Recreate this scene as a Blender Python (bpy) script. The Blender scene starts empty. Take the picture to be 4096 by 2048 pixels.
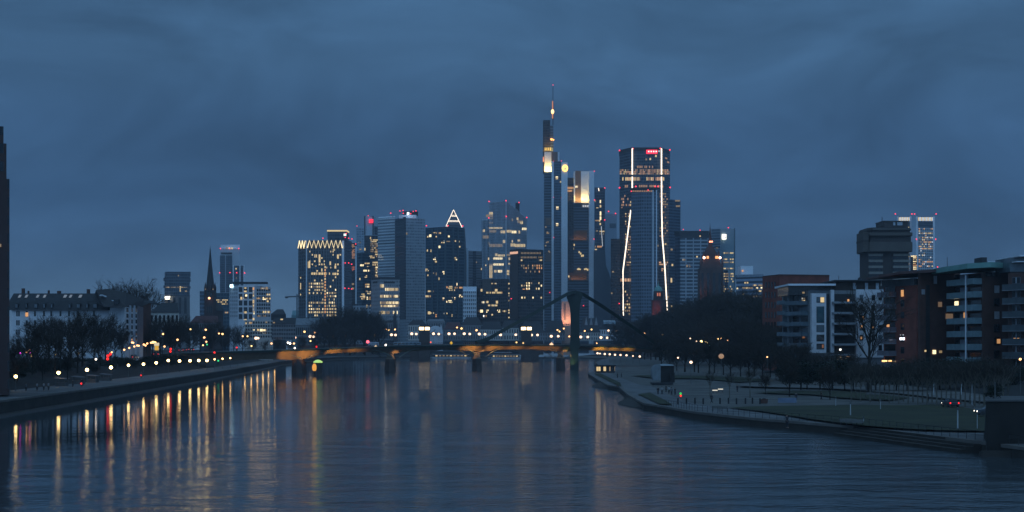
import bpy, math, random
from mathutils import Vector
S = bpy.context.scene
C = S.collection
R = random.Random(7)

# ---------------- camera, sky, sun, exposure ----------------
F, HZ, H, CX = 6200.0, 1388.0, 12.0, 2048.0      # focal length and horizon row measured on the photograph, eye height in metres
cam_d = bpy.data.cameras.new('camera'); cam = bpy.data.objects.new('camera', cam_d); C.objects.link(cam)
cam.location = (0, 0, H); cam.rotation_euler = (math.pi/2, 0, 0)
cam_d.sensor_width = 36; cam_d.lens = 36*F/4096; cam_d.shift_y = (HZ-1024)/4096
cam_d.clip_start = 0.5; cam_d.clip_end = 20000
S.camera = cam
S.view_settings.view_transform = 'Standard'; S.view_settings.look = 'None'
S.view_settings.exposure = 0.0; S.view_settings.gamma = 1.0
S.cycles.max_bounces = 5; S.cycles.diffuse_bounces = 2; S.cycles.glossy_bounces = 3
S.cycles.transparent_max_bounces = 4; S.cycles.volume_bounces = 0
S.cycles.sample_clamp_indirect = 4.0
S.cycles.filter_width = 1.5

SUN_EL, SUN_ROT = math.radians(-4.0), math.radians(200)
W = bpy.data.worlds.new('World'); S.world = W; W.use_nodes = True
def build_world():
    nt = W.node_tree; N = nt.nodes; L = nt.links; N.clear()
    out = N.new('ShaderNodeOutputWorld'); bg = N.new('ShaderNodeBackground'); bg.inputs[1].default_value = 0.1
    tc = N.new('ShaderNodeTexCoord')
    sky = N.new('ShaderNodeTexSky'); sky.sky_type = 'NISHITA'; sky.sun_disc = False
    sky.sun_elevation = SUN_EL; sky.sun_rotation = SUN_ROT; sky.altitude = 100
    # dusk overcast: deck of cloud seen in perspective (direction divided by its height)
    sep = N.new('ShaderNodeSeparateXYZ'); L.new(tc.outputs['Generated'], sep.inputs[0])
    ramp = N.new('ShaderNodeValToRGB'); r = ramp.color_ramp
    L.new(sep.outputs['Z'], ramp.inputs[0])
    pts = [(0.0, (.92,1.62,2.62)), (.03, (.78,1.48,2.5)), (.06, (.52,1.12,2.18)), (.095, (.43,1.02,2.12)), (.14, (.50,1.16,2.34)), (.18, (.64,1.45,2.75)), (.22, (.62,1.42,2.68)), (.42, (.95,1.85,3.1)), (1.0, (1.3,2.4,3.9))]
    r.elements[0].position = 0; r.elements[1].position = 1
    while len(r.elements) < len(pts): r.elements.new(.5)
    for e, (p, c) in zip(r.elements, pts): e.position = p; e.color = (*c, 1)
    mp = N.new('ShaderNodeMapping'); mp.inputs['Scale'].default_value = (4.2, 4.2, 9.5)
    L.new(tc.outputs['Generated'], mp.inputs[0])
    n1 = N.new('ShaderNodeTexNoise'); n1.inputs['Scale'].default_value = 1.5; n1.inputs['Detail'].default_value = 8; n1.inputs['Roughness'].default_value = .6
    n1.inputs['Distortion'].default_value = .6
    L.new(mp.outputs[0], n1.inputs['Vector'])
    mr = N.new('ShaderNodeMapRange'); mr.inputs['From Min'].default_value = .3; mr.inputs['From Max'].default_value = .7
    mr.inputs['To Min'].default_value = .68; mr.inputs['To Max'].default_value = 1.28
    L.new(n1.outputs[0], mr.inputs[0])
    mul = N.new('ShaderNodeVectorMath'); mul.operation = 'SCALE'
    L.new(ramp.outputs[0], mul.inputs[0]); L.new(mr.outputs[0], mul.inputs['Scale'])
    # sky brightness raised behind the viewer, added to light the building fronts
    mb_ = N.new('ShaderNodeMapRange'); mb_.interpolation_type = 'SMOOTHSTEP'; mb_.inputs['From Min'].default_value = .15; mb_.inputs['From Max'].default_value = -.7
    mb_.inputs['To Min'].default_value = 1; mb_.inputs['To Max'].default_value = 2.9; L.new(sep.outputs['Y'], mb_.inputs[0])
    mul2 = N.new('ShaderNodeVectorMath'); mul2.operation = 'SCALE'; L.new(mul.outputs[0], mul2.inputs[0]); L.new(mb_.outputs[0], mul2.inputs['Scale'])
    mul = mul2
    mix = N.new('ShaderNodeMix'); mix.data_type = 'RGBA'; mix.inputs[0].default_value = .9
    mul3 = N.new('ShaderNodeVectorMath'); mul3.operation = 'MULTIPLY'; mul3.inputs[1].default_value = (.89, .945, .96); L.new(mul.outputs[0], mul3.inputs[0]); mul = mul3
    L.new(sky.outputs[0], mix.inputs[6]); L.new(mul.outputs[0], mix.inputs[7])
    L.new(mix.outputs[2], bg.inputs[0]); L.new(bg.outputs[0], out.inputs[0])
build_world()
sd = bpy.data.lights.new('sun', 'SUN'); sd.energy = .03; sd.angle = math.radians(20); sd.color = (.8, .9, 1)
sun = bpy.data.objects.new('sun', sd); C.objects.link(sun); sun.rotation_euler = (math.radians(55), 0, math.radians(-20))

# ---------------- picture measurement -> world ----------------
def wx(sx, Y): return (sx-CX)/F*Y
def wz(sy, Y): return H+(HZ-sy)/F*Y
def gy(sy, z): return F*(H-z)/(sy-HZ)

# ---------------- materials ----------------
MATS = {}
def nodes(name):
    m = bpy.data.materials.new(name); m.use_nodes = True
    b = m.node_tree.nodes['Principled BSDF']
    return m, m.node_tree.nodes, m.node_tree.links, b
def plain(name, col, rough=.7, metal=0.0, var=.25, scale=.6):
    if name in MATS: return MATS[name]
    m, N, L, b = nodes(name)
    b.inputs['Roughness'].default_value = rough; b.inputs['Metallic'].default_value = metal
    tc = N.new('ShaderNodeTexCoord'); n = N.new('ShaderNodeTexNoise'); n.inputs['Scale'].default_value = scale; n.inputs['Detail'].default_value = 5
    L.new(tc.outputs['Object'], n.inputs['Vector'])
    mr = N.new('ShaderNodeMapRange'); mr.inputs['From Min'].default_value = .25; mr.inputs['From Max'].default_value = .75
    mr.inputs['To Min'].default_value = 1-var; mr.inputs['To Max'].default_value = 1+var
    L.new(n.outputs[0], mr.inputs[0])
    v = N.new('ShaderNodeVectorMath'); v.operation = 'SCALE'; v.inputs[0].default_value = col
    L.new(mr.outputs[0], v.inputs['Scale']); L.new(v.outputs[0], b.inputs['Base Color'])
    MATS[name] = m; return m
def glow(name, col, s):
    if name in MATS: return MATS[name]
    m, N, L, b = nodes(name)
    b.inputs['Base Color'].default_value = (.05, .05, .05, 1)
    b.inputs['Emission Color'].default_value = (*col, 1); b.inputs['Emission Strength'].default_value = s
    MATS[name] = m; return m
def facade(name, wall, glass, fl=3.6, bay=3.0, gw=.7, gh=.6, grough=.18, wrough=.6, var=.5, spec=.5):
    """wall with a regular grid of dark glazing, laid out in metres on the building's own unrolled faces"""
    if name in MATS: return MATS[name]
    m, N, L, b = nodes(name)
    uv = N.new('ShaderNodeUVMap'); uv.uv_map = 'UVMap'
    sp = N.new('ShaderNodeSeparateXYZ'); L.new(uv.outputs[0], sp.inputs[0])
    def math_(op, a, bb=None, c=None):
        n = N.new('ShaderNodeMath'); n.operation = op
        for i, q in enumerate((a, bb, c)):
            if q is None: continue
            if isinstance(q, (int, float)): n.inputs[i].default_value = q
            else: L.new(q, n.inputs[i])
        return n.outputs[0]
    u = math_('DIVIDE', sp.outputs[0], bay); v = math_('DIVIDE', sp.outputs[1], fl)
    fu = math_('ABSOLUTE', math_('SUBTRACT', math_('FRACT', u), .5)); fv = math_('ABSOLUTE', math_('SUBTRACT', math_('FRACT', v), .5))
    mk = math_('MULTIPLY', math_('LESS_THAN', fu, gw/2), math_('LESS_THAN', fv, gh/2))
    cx = N.new('ShaderNodeCombineXYZ'); L.new(math_('FLOOR', u), cx.inputs[0]); L.new(math_('FLOOR', v), cx.inputs[1])
    wn = N.new('ShaderNodeTexWhiteNoise'); wn.noise_dimensions = '2D'; L.new(cx.outputs[0], wn.inputs['Vector'])
    gv = N.new('ShaderNodeVectorMath'); gv.operation = 'SCALE'; gv.inputs[0].default_value = glass
    L.new(math_('ADD', math_('MULTIPLY', wn.outputs[0], 2*var), 1-var), gv.inputs['Scale'])
    tc = N.new('ShaderNodeTexCoord'); ns = N.new('ShaderNodeTexNoise'); ns.inputs['Scale'].default_value = .05; ns.inputs['Detail'].default_value = 6
    L.new(tc.outputs['Object'], ns.inputs['Vector'])
    wv = N.new('ShaderNodeVectorMath'); wv.operation = 'SCALE'; wv.inputs[0].default_value = wall
    L.new(math_('ADD', math_('MULTIPLY', ns.outputs[0], .6), .7), wv.inputs['Scale'])
    mx = N.new('ShaderNodeMix'); mx.data_type = 'RGBA'
    L.new(mk, mx.inputs[0]); L.new(wv.outputs[0], mx.inputs[6]); L.new(gv.outputs[0], mx.inputs[7])
    L.new(mx.outputs[2], b.inputs['Base Color'])
    L.new(math_('MULTIPLY_ADD', mk, grough-wrough, wrough), b.inputs['Roughness'])
    b.inputs['Specular IOR Level'].default_value = spec
    MATS[name] = m; return m

# ---------------- mesh builder ----------------
class MB:
    def __init__(s): s.v = []; s.f = []; s.uv = []; s.mi = []; s.cur = 0; s.smooth = False
    def face(s, idx, uvs=None):
        s.f.append(idx); s.uv.append(uvs or [(0.0, 0.0)]*len(idx)); s.mi.append(s.cur)
    def prism(s, pts, z0, z1, cap=True, z1s=None, u0=0.0):
        b = len(s.v); n = len(pts)
        s.v += [(x, y, z0) for x, y in pts] + [(x, y, (z1s[i] if z1s else z1)) for i, (x, y) in enumerate(pts)]
        u = u0
        for i in range(n):
            j = (i+1) % n; d = math.hypot(pts[j][0]-pts[i][0], pts[j][1]-pts[i][1])
            za, zb = (z1s[i], z1s[j]) if z1s else (z1, z1)
            s.face((b+i, b+j, b+n+j, b+n+i), [(u, z0), (u+d, z0), (u+d, zb), (u, za)]); u += d
        if cap: s.face(tuple(b+n+i for i in range(n))); s.face(tuple(b+n-1-i for i in range(n)))
        return s
    def box(s, x0, x1, y0, y1, z0, z1): return s.prism([(x0, y0), (x1, y0), (x1, y1), (x0, y1)], z0, z1)
    def bar(s, p, q, w, h=None, up=(0, 0, 1)):
        p = Vector(p); q = Vector(q); d = (q-p).normalized(); h = h or w
        a = d.cross(Vector(up))
        a = a.normalized() if a.length > 1e-4 else Vector((1, 0, 0)); c = a.cross(d).normalized()
        b = len(s.v)
        for o in (p, q):
            for i, j in ((-1, -1), (1, -1), (1, 1), (-1, 1)): s.v.append(tuple(o+a*(i*w/2)+c*(j*h/2)))
        for i in range(4): j = (i+1) % 4; s.face((b+i, b+j, b+4+j, b+4+i))
        s.face((b+3, b+2, b+1, b)); s.face((b+4, b+5, b+6, b+7)); return s
    def tube(s, pts, rs, n=8, cap=True):
        pts = [Vector(p) for p in pts]; b = len(s.v); k = len(pts)
        for i, p in enumerate(pts):
            d = (pts[min(i+1, k-1)]-pts[max(i-1, 0)]).normalized()
            a = d.cross(Vector((0, 0, 1))); a = a.normalized() if a.length > 1e-3 else Vector((1, 0, 0)); c = d.cross(a)
            for t in range(n): th = 2*math.pi*t/n; s.v.append(tuple(p+(a*math.cos(th)+c*math.sin(th))*rs[i]))
        for i in range(k-1):
            for t in range(n): u = (t+1) % n; s.face((b+i*n+t, b+i*n+u, b+(i+1)*n+u, b+(i+1)*n+t))
        if cap: s.face(tuple(b+n-1-t for t in range(n))); s.face(tuple(b+(k-1)*n+t for t in range(n)))
        return s
    def lathe(s, x, y, prof, n=12): return s.tube([(x, y, z) for r, z in prof], [r for r, z in prof], n)
    def ball(s, c, r, n=10, m=7, sz=1.0):
        pr = [(max(.001, r*math.sin(math.pi*i/m)), c[2]-r*sz*math.cos(math.pi*i/m)) for i in range(m+1)]
        return s.lathe(c[0], c[1], pr, n)
    def loft(s, secs, cap=True):
        b = len(s.v); n = len(secs[0])
        for q in secs: s.v += [tuple(p) for p in q]
        for k in range(len(secs)-1):
            for i in range(n): j = (i+1) % n; s.face((b+k*n+i, b+k*n+j, b+(k+1)*n+j, b+(k+1)*n+i))
        if cap: s.face(tuple(b+n-1-i for i in range(n))); s.face(tuple(b+(len(secs)-1)*n+i for i in range(n)))
        return s
    def sheet(s, rows):
        b = len(s.v); n = len(rows[0])
        for q in rows: s.v += [tuple(p) for p in q]
        for k in range(len(rows)-1):
            for i in range(n-1): s.face((b+k*n+i, b+k*n+i+1, b+(k+1)*n+i+1, b+(k+1)*n+i))
        return s
    def data(s, name, mats, off=(0, 0, 0)):
        me = bpy.data.meshes.new(name)
        me.from_pydata([(x-off[0], y-off[1], z-off[2]) for x, y, z in s.v], [], s.f)
        ul = me.uv_layers.new(name='UVMap'); flat = [c for uvs in s.uv for c in uvs]
        if len(flat) == len(ul.data): ul.data.foreach_set('uv', [k for c in flat for k in c])
        for m in (mats if isinstance(mats, (list, tuple)) else [mats]): me.materials.append(m)
        me.polygons.foreach_set('material_index', s.mi)
        if s.smooth: me.polygons.foreach_set('use_smooth', [True]*len(me.polygons))
        me.validate(); me.update(); return me
    def build(s, name, mats, parent=None):
        off = base(parent) if parent else Vector((0, 0, 0))
        o = bpy.data.objects.new(name, s.data(name, mats, off)); C.objects.link(o); o.parent = parent
        return o
def base(o):
    v = Vector((0, 0, 0))
    while o: v += o.location; o = o.parent
    return v
def tag(o, label, cat, group=None, kind=None):
    if label: o['label'] = label
    if cat: o['category'] = cat
    if group: o['group'] = group
    if kind: o['kind'] = kind
    return o
def thing(name, label, cat, loc, group=None):
    o = bpy.data.objects.new(name, None); C.objects.link(o); o.location = loc; o.empty_display_size = 1
    return tag(o, label, cat, group)
def struct(name, mb, mat): return tag(mb.build(name, mat), None, None, None, 'structure')
def dup(src, loc, label=None, group=None, rot=None, scale=None):
    r = src.copy(); C.objects.link(r); r.location = loc
    if label: r['label'] = label
    if group: r['group'] = group
    if rot is not None: r.rotation_euler = (0, 0, rot)
    if scale: r.scale = scale if isinstance(scale, tuple) else (scale,)*3
    for ch in list(src.children):
        c = ch.copy(); C.objects.link(c); c.parent = r
        for g in ch.children:
            d = g.copy(); C.objects.link(d); d.parent = c
    return r
def interp(x, pts):
    if x <= pts[0][0]: return pts[0][1]
    for (a, fa), (b, fb) in zip(pts, pts[1:]):
        if x <= b: return fa+(fb-fa)*(x-a)/(b-a)
    return pts[-1][1]

# common materials
stone = plain('quay_stone', (.034, .030, .026), .85, var=.4, scale=.35)
pave = plain('grey_paving', (.12, .122, .125), .8, var=.5, scale=.22)
gravel = plain('pale_gravel', (.10, .098, .09), .9, var=.55, scale=.12)
asphalt = plain('asphalt', (.05, .05, .052), .8, scale=.3)
grass_m = plain('lawn_grass', (.027, .032, .010), .95, var=.55, scale=.12)
earth = plain('dark_earth', (.010, .010, .009), .95, var=.4, scale=.1)
city_m = plain('city_ground', (.04, .04, .042), .9)
bark = plain('bark', (.020, .017, .014), .9, var=.3)
palebark = plain('pale_bark', (.12, .11, .09), .9, var=.3)
twig_m = plain('bare_twigs', (.044, .035, .027), .9, var=.3)
leaf_m = plain('evergreen_leaves', (.012, .02, .011), .8, var=.4)
black = plain('black_metal', (.02, .021, .023), .5)
steel = plain('grey_steel', (.16, .17, .18), .45, .3)
pole_m = plain('grey_pole', (.10, .11, .11), .5)
white = plain('white_render', (.64, .65, .68), .75, var=.1)
greyw = plain('grey_render', (.20, .21, .22), .8, var=.15)
cream = plain('cream_render', (.52, .50, .46), .8, var=.12)
brick = plain('red_brick', (.20, .060, .042), .9, var=.25, scale=.4)
dbrick = plain('dark_brown_brick', (.105, .055, .044), .9, var=.25, scale=.4)
slate = plain('dark_slate', (.028, .030, .034), .7, var=.25)
glass = plain('dark_glass', (.012, .016, .02), .08, var=.3)
copper = plain('green_copper', (.16, .33, .30), .6, var=.15)
teal = plain('teal_panel', (.14, .27, .29), .5, var=.12)
concrete = plain('brown_concrete', (.10, .088, .076), .85, var=.2, scale=.15)
warm_w = glow('warm_window', (1, .74, .36), .78); warm_b = glow('bright_warm_window', (1, .80, .45), 1.6)
warm_d = glow('dim_warm_window', (1, .70, .36), .26); orange_w = glow('orange_window', (1, .48, .18), .75)
cool_w = glow('pale_window', (.85, .92, 1), .8); sky_w = plain('skylight_glass', (.5, .55, .6), .15)
red_g = glow('red_beacon_light', (1, .03, .06), 3); line_w = glow('light_tube_white', (1, .84, .66), 2.4)
tube_y = glow('light_tube_warm', (1, .80, .45), 1.7)
lamp_w = glow('white_lamp_light', (1, .69, .27), 12); lamp_p = glow('pink_white_lamp_light', (1, .66, .44), 2.6)
lamp_o = glow('orange_lamp_light', (1, .47, .19), 3.6); lamp_y = glow('yellow_lamp_light', (1, .62, .22), 3.0)
tail_g = glow('tail_light', (1, .02, .015), 2.0); head_g = glow('head_light', (1, .9, .75), 4); green_g = glow('green_light', (.05, 1, .35), .9)
# ---------------- water, ground, quays ----------------
def water_mat():
    m, N, L, b = nodes('river_water')
    b.inputs['Base Color'].default_value = (.048, .064, .074, 1); b.inputs['IOR'].default_value = 1.333; b.inputs['Roughness'].default_value = .05
    tc = N.new('ShaderNodeTexCoord')
    def noise(scale, det, sx, sy):
        mp = N.new('ShaderNodeMapping'); mp.inputs['Scale'].default_value = (sx, sy, 1); L.new(tc.outputs['Object'], mp.inputs[0])
        n = N.new('ShaderNodeTexNoise'); n.inputs['Scale'].default_value = scale; n.inputs['Detail'].default_value = det; n.inputs['Distortion'].default_value = .4
        L.new(mp.outputs[0], n.inputs['Vector']); return n.outputs[0]
    a = noise(1.5, 4, .6, 1.0); c = noise(.16, 3, .6, 1.0)
    # the water lies calmer in the lee of the left quay, and wind roughens the open river in patches
    def mth(op, p, q):
        n = N.new('ShaderNodeMath'); n.operation = op
        for i, v in enumerate((p, q)):
            if isinstance(v, (int, float)): n.inputs[i].default_value = v
            else: L.new(v, n.inputs[i])
        return n.outputs[0]
    sp = N.new('ShaderNodeSeparateXYZ'); L.new(tc.outputs['Object'], sp.inputs[0])
    off = mth('ADD', mth('ADD', sp.outputs[0], 67.0), mth('MULTIPLY', sp.outputs[1], .085))
    off = mth('ADD', off, mth('MULTIPLY', mth('MAXIMUM', mth('SUBTRACT', 215.0, sp.outputs[1]), 0.0), .32))
    lee = N.new('ShaderNodeMapRange'); lee.interpolation_type = 'SMOOTHSTEP'; lee.inputs['From Min'].default_value = 28; lee.inputs['From Max'].default_value = 95
    lee.inputs['To Min'].default_value = .10; lee.inputs['To Max'].default_value = 1.5; L.new(off, lee.inputs[0])
    pt = N.new('ShaderNodeMapRange'); pt.inputs['From Min'].default_value = .35; pt.inputs['From Max'].default_value = .65; pt.inputs['To Min'].default_value = .55; pt.inputs['To Max'].default_value = 1.3
    L.new(noise(.022, 3, .5, 1.0), pt.inputs[0]); k = mth('MULTIPLY', lee.outputs[0], pt.outputs[0]); a = mth('MULTIPLY', a, k); c = mth('MULTIPLY', c, k)
    b1 = N.new('ShaderNodeBump'); b1.inputs['Strength'].default_value = 1; b1.inputs['Distance'].default_value = .07; L.new(a, b1.inputs['Height'])
    b2 = N.new('ShaderNodeBump'); b2.inputs['Strength'].default_value = 1; b2.inputs['Distance'].default_value = .26; L.new(c, b2.inputs['Height']); L.new(b1.outputs[0], b2.inputs['Normal'])
    L.new(b2.outputs[0], b.inputs['Normal'])
    return m
mb = MB(); mb.sheet([[(x, y, 0) for x in (-900, -300, 0, 300, 900)] for y in (-80, 100, 300, 700, 1400, 3000)])
struct('water', mb, water_mat())

LEFT = [(-75,-60),(-80,150),(-89,270),(-96,376),(-108,540),(-127,759),(-150,1000),(-168,1300),(-166,1500),(-120,1615),(0,1650)]
RIGHT = [(75,-60),(57,150),(53,177),(46,211),(36,235),(30,258),(26.7,286),(25,296),(26,349),(29,423),(27,438),(28,503),(31,636),(45,760),(58,1078),(80,1378),(96,1520),(72,1615),(0,1650)]
def strip(poly, side, offs):
    """rows across the bank: (offset from the water's edge, height)"""
    rows = []
    for x, y in poly:
        last = y > 1640
        rows.append([(x+side*o, y+(o*.4 if last else o*.15 if y > 1600 else 0), z) for o, z in offs])
    return MB().sheet(rows)
QL, QR = 2.7, 1.3
struct('promenade', strip(LEFT, -1, [(1.2, QL), (14, QL+.05)]), pave)
struct('embankment', strip(LEFT, -1, [(14, QL+.05), (17, QL+.5), (30, 7.2)]), earth)
struct('road', strip(LEFT, -1, [(30, 7.2), (52, 7.6)]), asphalt)
struct('ground', strip(LEFT, -1, [(52, 7.6), (80, 8.5), (700, 9), (3500, 9)]), city_m)
struct('promenade', strip(RIGHT, 1, [(1.0, QR), (9, QR+.06)]), pave)
struct('park_ground', strip(RIGHT, 1, [(9, QR+.06), (60, QR+.25), (72, QR+.9)]), gravel)
struct('ground', strip(RIGHT, 1, [(72, QR+.9), (90, 4), (140, 5), (700, 8), (3500, 8)]), earth)
def quay(poly, side, h, w, label, ledge):
    r = thing('quay_wall', label, 'quay wall', (poly[2][0], poly[2][1], 0))
    MB().sheet([[(x+side*.25*0-side*.0, y, -1), (x+side*.25, y, h)] for x, y in poly]).build('wall_face', stone, r)
    m = MB(); m.sheet([[(x+side*.1, y, h-.25), (x+side*.1, y, h+.12), (x+side*w, y, h+.12), (x+side*w, y, h-.1)] for x, y in poly]); m.build('coping', plain('coping_stone', (.13,.12,.11), .8, var=.3, scale=.3), r)
    if ledge:
        m = MB(); m.sheet([[(x-side*1.5, y, -.5), (x-side*1.3, y, .25), (x+side*.1, y, .35)] for x, y in poly]); m.build('footing', plain('wet_stone', (.05,.045,.04), .5, var=.4, scale=.4), r)
quay(LEFT, -1, QL-.12, 1.3, 'long dark stone quay wall along the left river bank under the lamp row', True)
quay(RIGHT, 1, QR-.12, 1.1, 'low stone quay wall curving round the park on the right bank', False)
# sloped stone landings at the water on the right bank
for a, b, lab in (((26.5,300),(25.6,352),'sloping stone apron at the water below the bend of the right quay'), ((28.2,440),(27.6,500),'sloping stone apron farther off at the tip of the right quay')):
    mb = MB(); n = 10; rows = []
    for i in range(n+1):
        t = i/n; x = a[0]+(b[0]-a[0])*t; y = a[1]+(b[1]-a[1])*t; w = 4.2*math.sin(math.pi*min(1, t*1.15+.02))**.6 if t < .98 else .3
        rows.append([(x-w, y, -.3), (x-w*.9, y, .15), (x+.4, y, QR-.25)])
    mb.sheet(rows); tag(mb.build('stone_apron', stone), lab, 'stone apron')

# lawns and paths of the right park, laid as thin sheets
def ground_poly(name, pts, z, mat):
    mb = MB(); b = len(mb.v); P = [(wx(sx, gy(sy, z)), gy(sy, z), z) for sx, sy in pts]
    mb.v += P; mb.face(tuple(range(len(P)))); return struct(name, mb, mat)
ground_poly('lawn', [(2915,1629),(3010,1640),(3120,1655),(3220,1672),(3320,1686),(3440,1700),(3560,1710),(3700,1718),(3830,1722),(4000,1724),(4150,1722),(4150,1664),(4000,1652),(3930,1642),(3860,1630),(3790,1618),(3720,1617),(3640,1621),(3540,1620),(3420,1619),(3280,1621),(3120,1623),(3000,1625)], QR+.30, grass_m)
ground_poly('lawn', [(3010,1568),(3150,1564),(3300,1562),(3420,1567),(3530,1578),(3640,1590),(3560,1600),(3440,1596),(3360,1590),(3240,1577),(3100,1573)], QR+.46, grass_m)
ground_poly('lawn', [(2520,1500),(2760,1502),(2960,1507),(3080,1520),(2960,1528),(2800,1514),(2620,1512)], QR+.50, grass_m)
ground_poly('lawn', [(2376,1494),(2400,1492),(2480,1530),(2486,1545),(2470,1541)], QR+.20, grass_m)
ground_poly('lawn', [(2552,1576),(2600,1570),(2660,1600),(2690,1618),(2640,1616)], QR+.20, grass_m)
ground_poly('path', [(2960,1534),(3140,1538),(3300,1540),(3440,1548),(3600,1560),(3800,1580),(4100,1604),(4100,1620),(3800,1596),(3600,1574),(3420,1559),(3280,1552),(3080,1548),(2960,1544)], QR+.62, plain('pale_path', (.12,.117,.112), .9))
# ---------------- river bridge with the tall green pylon ----------------
def bY(X): return 751+(X+80)*.8
BD = Vector((1, .8, 0)).normalized(); BN = Vector((.8, -1, 0)).normalized()      # along the deck, and out of its near side
ZT = [(-175,8.6),(-150,9.3),(-101,11.0),(-60,12.6),(-18,13.3),(26,13.0),(60,12.2),(100,10.2),(150,8.0),(175,7.6)]
PX = [-101, -60, -18, 26]
def zt(X): return interp(X, ZT)
def depth_(X):
    d = min(abs(X-p) for p in PX) if X < 48 else 99
    return 1.7+1.3*max(0, 1-d/17)**1.6+1.7*max(0, min(1, (-92-X)/12))
gdark = plain('dark_green_steel', (.012, .026, .019), .5, var=.2)
gweb = plain('ochre_painted_web', (.20, .15, .10), .6, var=.2)
br = thing('river_bridge', 'long low road bridge across the river with orange floodlit girders and a green pylon', 'bridge', (-18, bY(-18), 0))
xs = [-175+i*350/100 for i in range(101)]
secs = []; web = []; rail = []
def bp(X, n, z): p = Vector((X, bY(X), z))+BN*n; return (p.x, p.y, p.z)
for X in xs:
    z = zt(X); secs.append([bp(X, 7, z-.75), bp(X, 7, z), bp(X, -7, z), bp(X, -7, z-.75)])
    d = depth_(X); web.append([bp(X, 5.6, z-.76), bp(X, 3.6, z-d-.7), bp(X, -3.6, z-d-.7), bp(X, -5.6, z-.76)])
MB().loft(secs).build('deck', gdark, br)
MB().loft(web).build('girder', gweb, br)
for sgn in (1, -1):
    m = MB()
    for k in range(0, len(xs)-1):
        a, b = xs[k], xs[k+1]
        m.bar(bp(a, 6.8*sgn, zt(a)+1.05), bp(b, 6.8*sgn, zt(b)+1.05), .10, .10)
        m.bar(bp(a, 6.8*sgn, zt(a)+.55), bp(b, 6.8*sgn, zt(b)+.55), .06, .06)
        m.bar(bp(a, 6.8*sgn, zt(a)), bp(a, 6.8*sgn, zt(a)+1.1), .08)
    m.build('railing', black, br)
stone_p = plain('red_sandstone', (.075, .055, .048), .9, var=.35, scale=.5)
for i, X in enumerate(PX):
    p = Vector((X, bY(X), 0)); ztop = zt(X)-depth_(X)-.7; zs = 6.0
    def pp(x, n, z): return (x, bY(X)-n, z)
    pr = MB().loft([[pp(X-2.6,6.5,-1), pp(X,9.2,-1), pp(X+2.6,6.5,-1), pp(X+2.2,-6.5,-1), pp(X,-9.2,-1), pp(X-2.2,-6.5,-1)],
                    [pp(X-2.2,6,zs), pp(X,8,zs), pp(X+2.2,6,zs), pp(X+2.0,-6,zs), pp(X,-8,zs), pp(X-2.0,-6,zs)]]).build('pier', stone_p, br)
    m = MB().loft([[pp(X-2.1,5.2,zs+.003), pp(X+2.1,5.2,zs+.003), pp(X+1.9,-5.2,zs+.003), pp(X-1.9,-5.2,zs+.003)],
                   [pp(X-1.4,4.8,zs+1.6), pp(X+1.4,4.8,zs+1.6), pp(X+1.2,-4.4,zs+1.6), pp(X-1.2,-4.4,zs+1.6)],
                   [pp(X-1.5,4.4,ztop-.01), pp(X+1.5,4.4,ztop-.01), pp(X+1.4,-3.4,ztop-.01), pp(X-1.4,-3.4,ztop-.01)]])
    m.build('pier_head', gweb, br)
    for s in (-1, 1):                                    # curved struts from the pier top to the girder
        for n in (4.6, -4.6):
            q = [(X+s*(1.5+9.5*t), n, zs+.8+(zt(X+s*11)-1.6-zs-.8)*math.sin(t*math.pi/2)**.9) for t in [k/7 for k in range(8)]]
            MB().tube([bp(*c) for c in q], [.22]*8, 6).build('strut', plain('pale_green_steel', (.20,.22,.18), .5), br)
# floodlights below the girder on the piers: real lamps with their own light
def flood(X, n, z, tx, tn, tz, W_, col, ang=80, nm='floodlight'):
    p = Vector(bp(X, n, z)); t = Vector(bp(tx, tn, tz))
    f = thing(nm, None, None, p); f.parent = br; f.location = p-base(br)
    d = (t-p).normalized()
    MB().bar(p-d*.5, p-d*.1, .5).build('lamp_housing', black, f)
    l = bpy.data.lights.new('flood_beam', 'SPOT'); l.energy = W_; l.color = col; l.spot_size = math.radians(ang); l.spot_blend = 1; l.shadow_soft_size = .3
    o = bpy.data.objects.new('flood_beam', l); C.objects.link(o); o.parent = f; o.location = d*.1; o.rotation_euler = d.to_track_quat('-Z', 'Y').to_euler()
OR = (1, .48, .12)
FLOODS = [(-111,18,4.5,-108,4.6,8.8,11000,52),(-103,18,4.5,-100,4.6,9.0,15000,52),(-90,15,5.5,-88,4.6,10.2,9500,60),(-82,14,6.5,-79,4.6,11,5000,66),(-24,13,7,-24,4.6,11.6,7000,90),(-14,13,7,-12,4.6,11.6,6500,90),(-2,13,7,-1,4.6,11.6,4200,90),(9,13,7,10,4.6,11.6,3000,90),(18,13,7,18,4.6,11.6,2000,90)]
for X, n, z, tx, tn, tz, W_, a in FLOODS: flood(X, n, z, tx, tn, tz, W_, OR, a)
for X in (44, 52, 60): flood(X, 12, 7, X+1, 4.5, 10.6, 9000 if X < 50 else 4000, (1, .55, .08), 80)
flood(100, 11, 5.2, 101, 4.5, 8.4, 5000, (1, .55, .08), 90)
for X in PX[1:]: flood(X, 11, 6.4, X, 4.5, 8.0, 5500, (1, .52, .18), 45)
# abutments
MB().loft([[bp(-182,8,0),bp(-150,8,0),bp(-150,-8,0),bp(-182,-8,0)],[bp(-182,7.2,zt(-178)-.8),bp(-152,7.2,zt(-152)-.8),bp(-152,-7.2,zt(-152)-.8),bp(-182,-7.2,zt(-178)-.8)]]).build('abutment', gweb, br)
flood(-152, 19, 4, -153, 8, 5, 4500, (1, .62, .12), 70)
MB().loft([[bp(140,8,0),bp(182,8,0),bp(182,-8,0),bp(140,-8,0)],[bp(142,7.2,zt(142)-.8),bp(182,7.2,zt(178)-.8),bp(182,-7.2,zt(178)-.8),bp(142,-7.2,zt(142)-.8)]]).build('abutment', stone_p, br)
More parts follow.
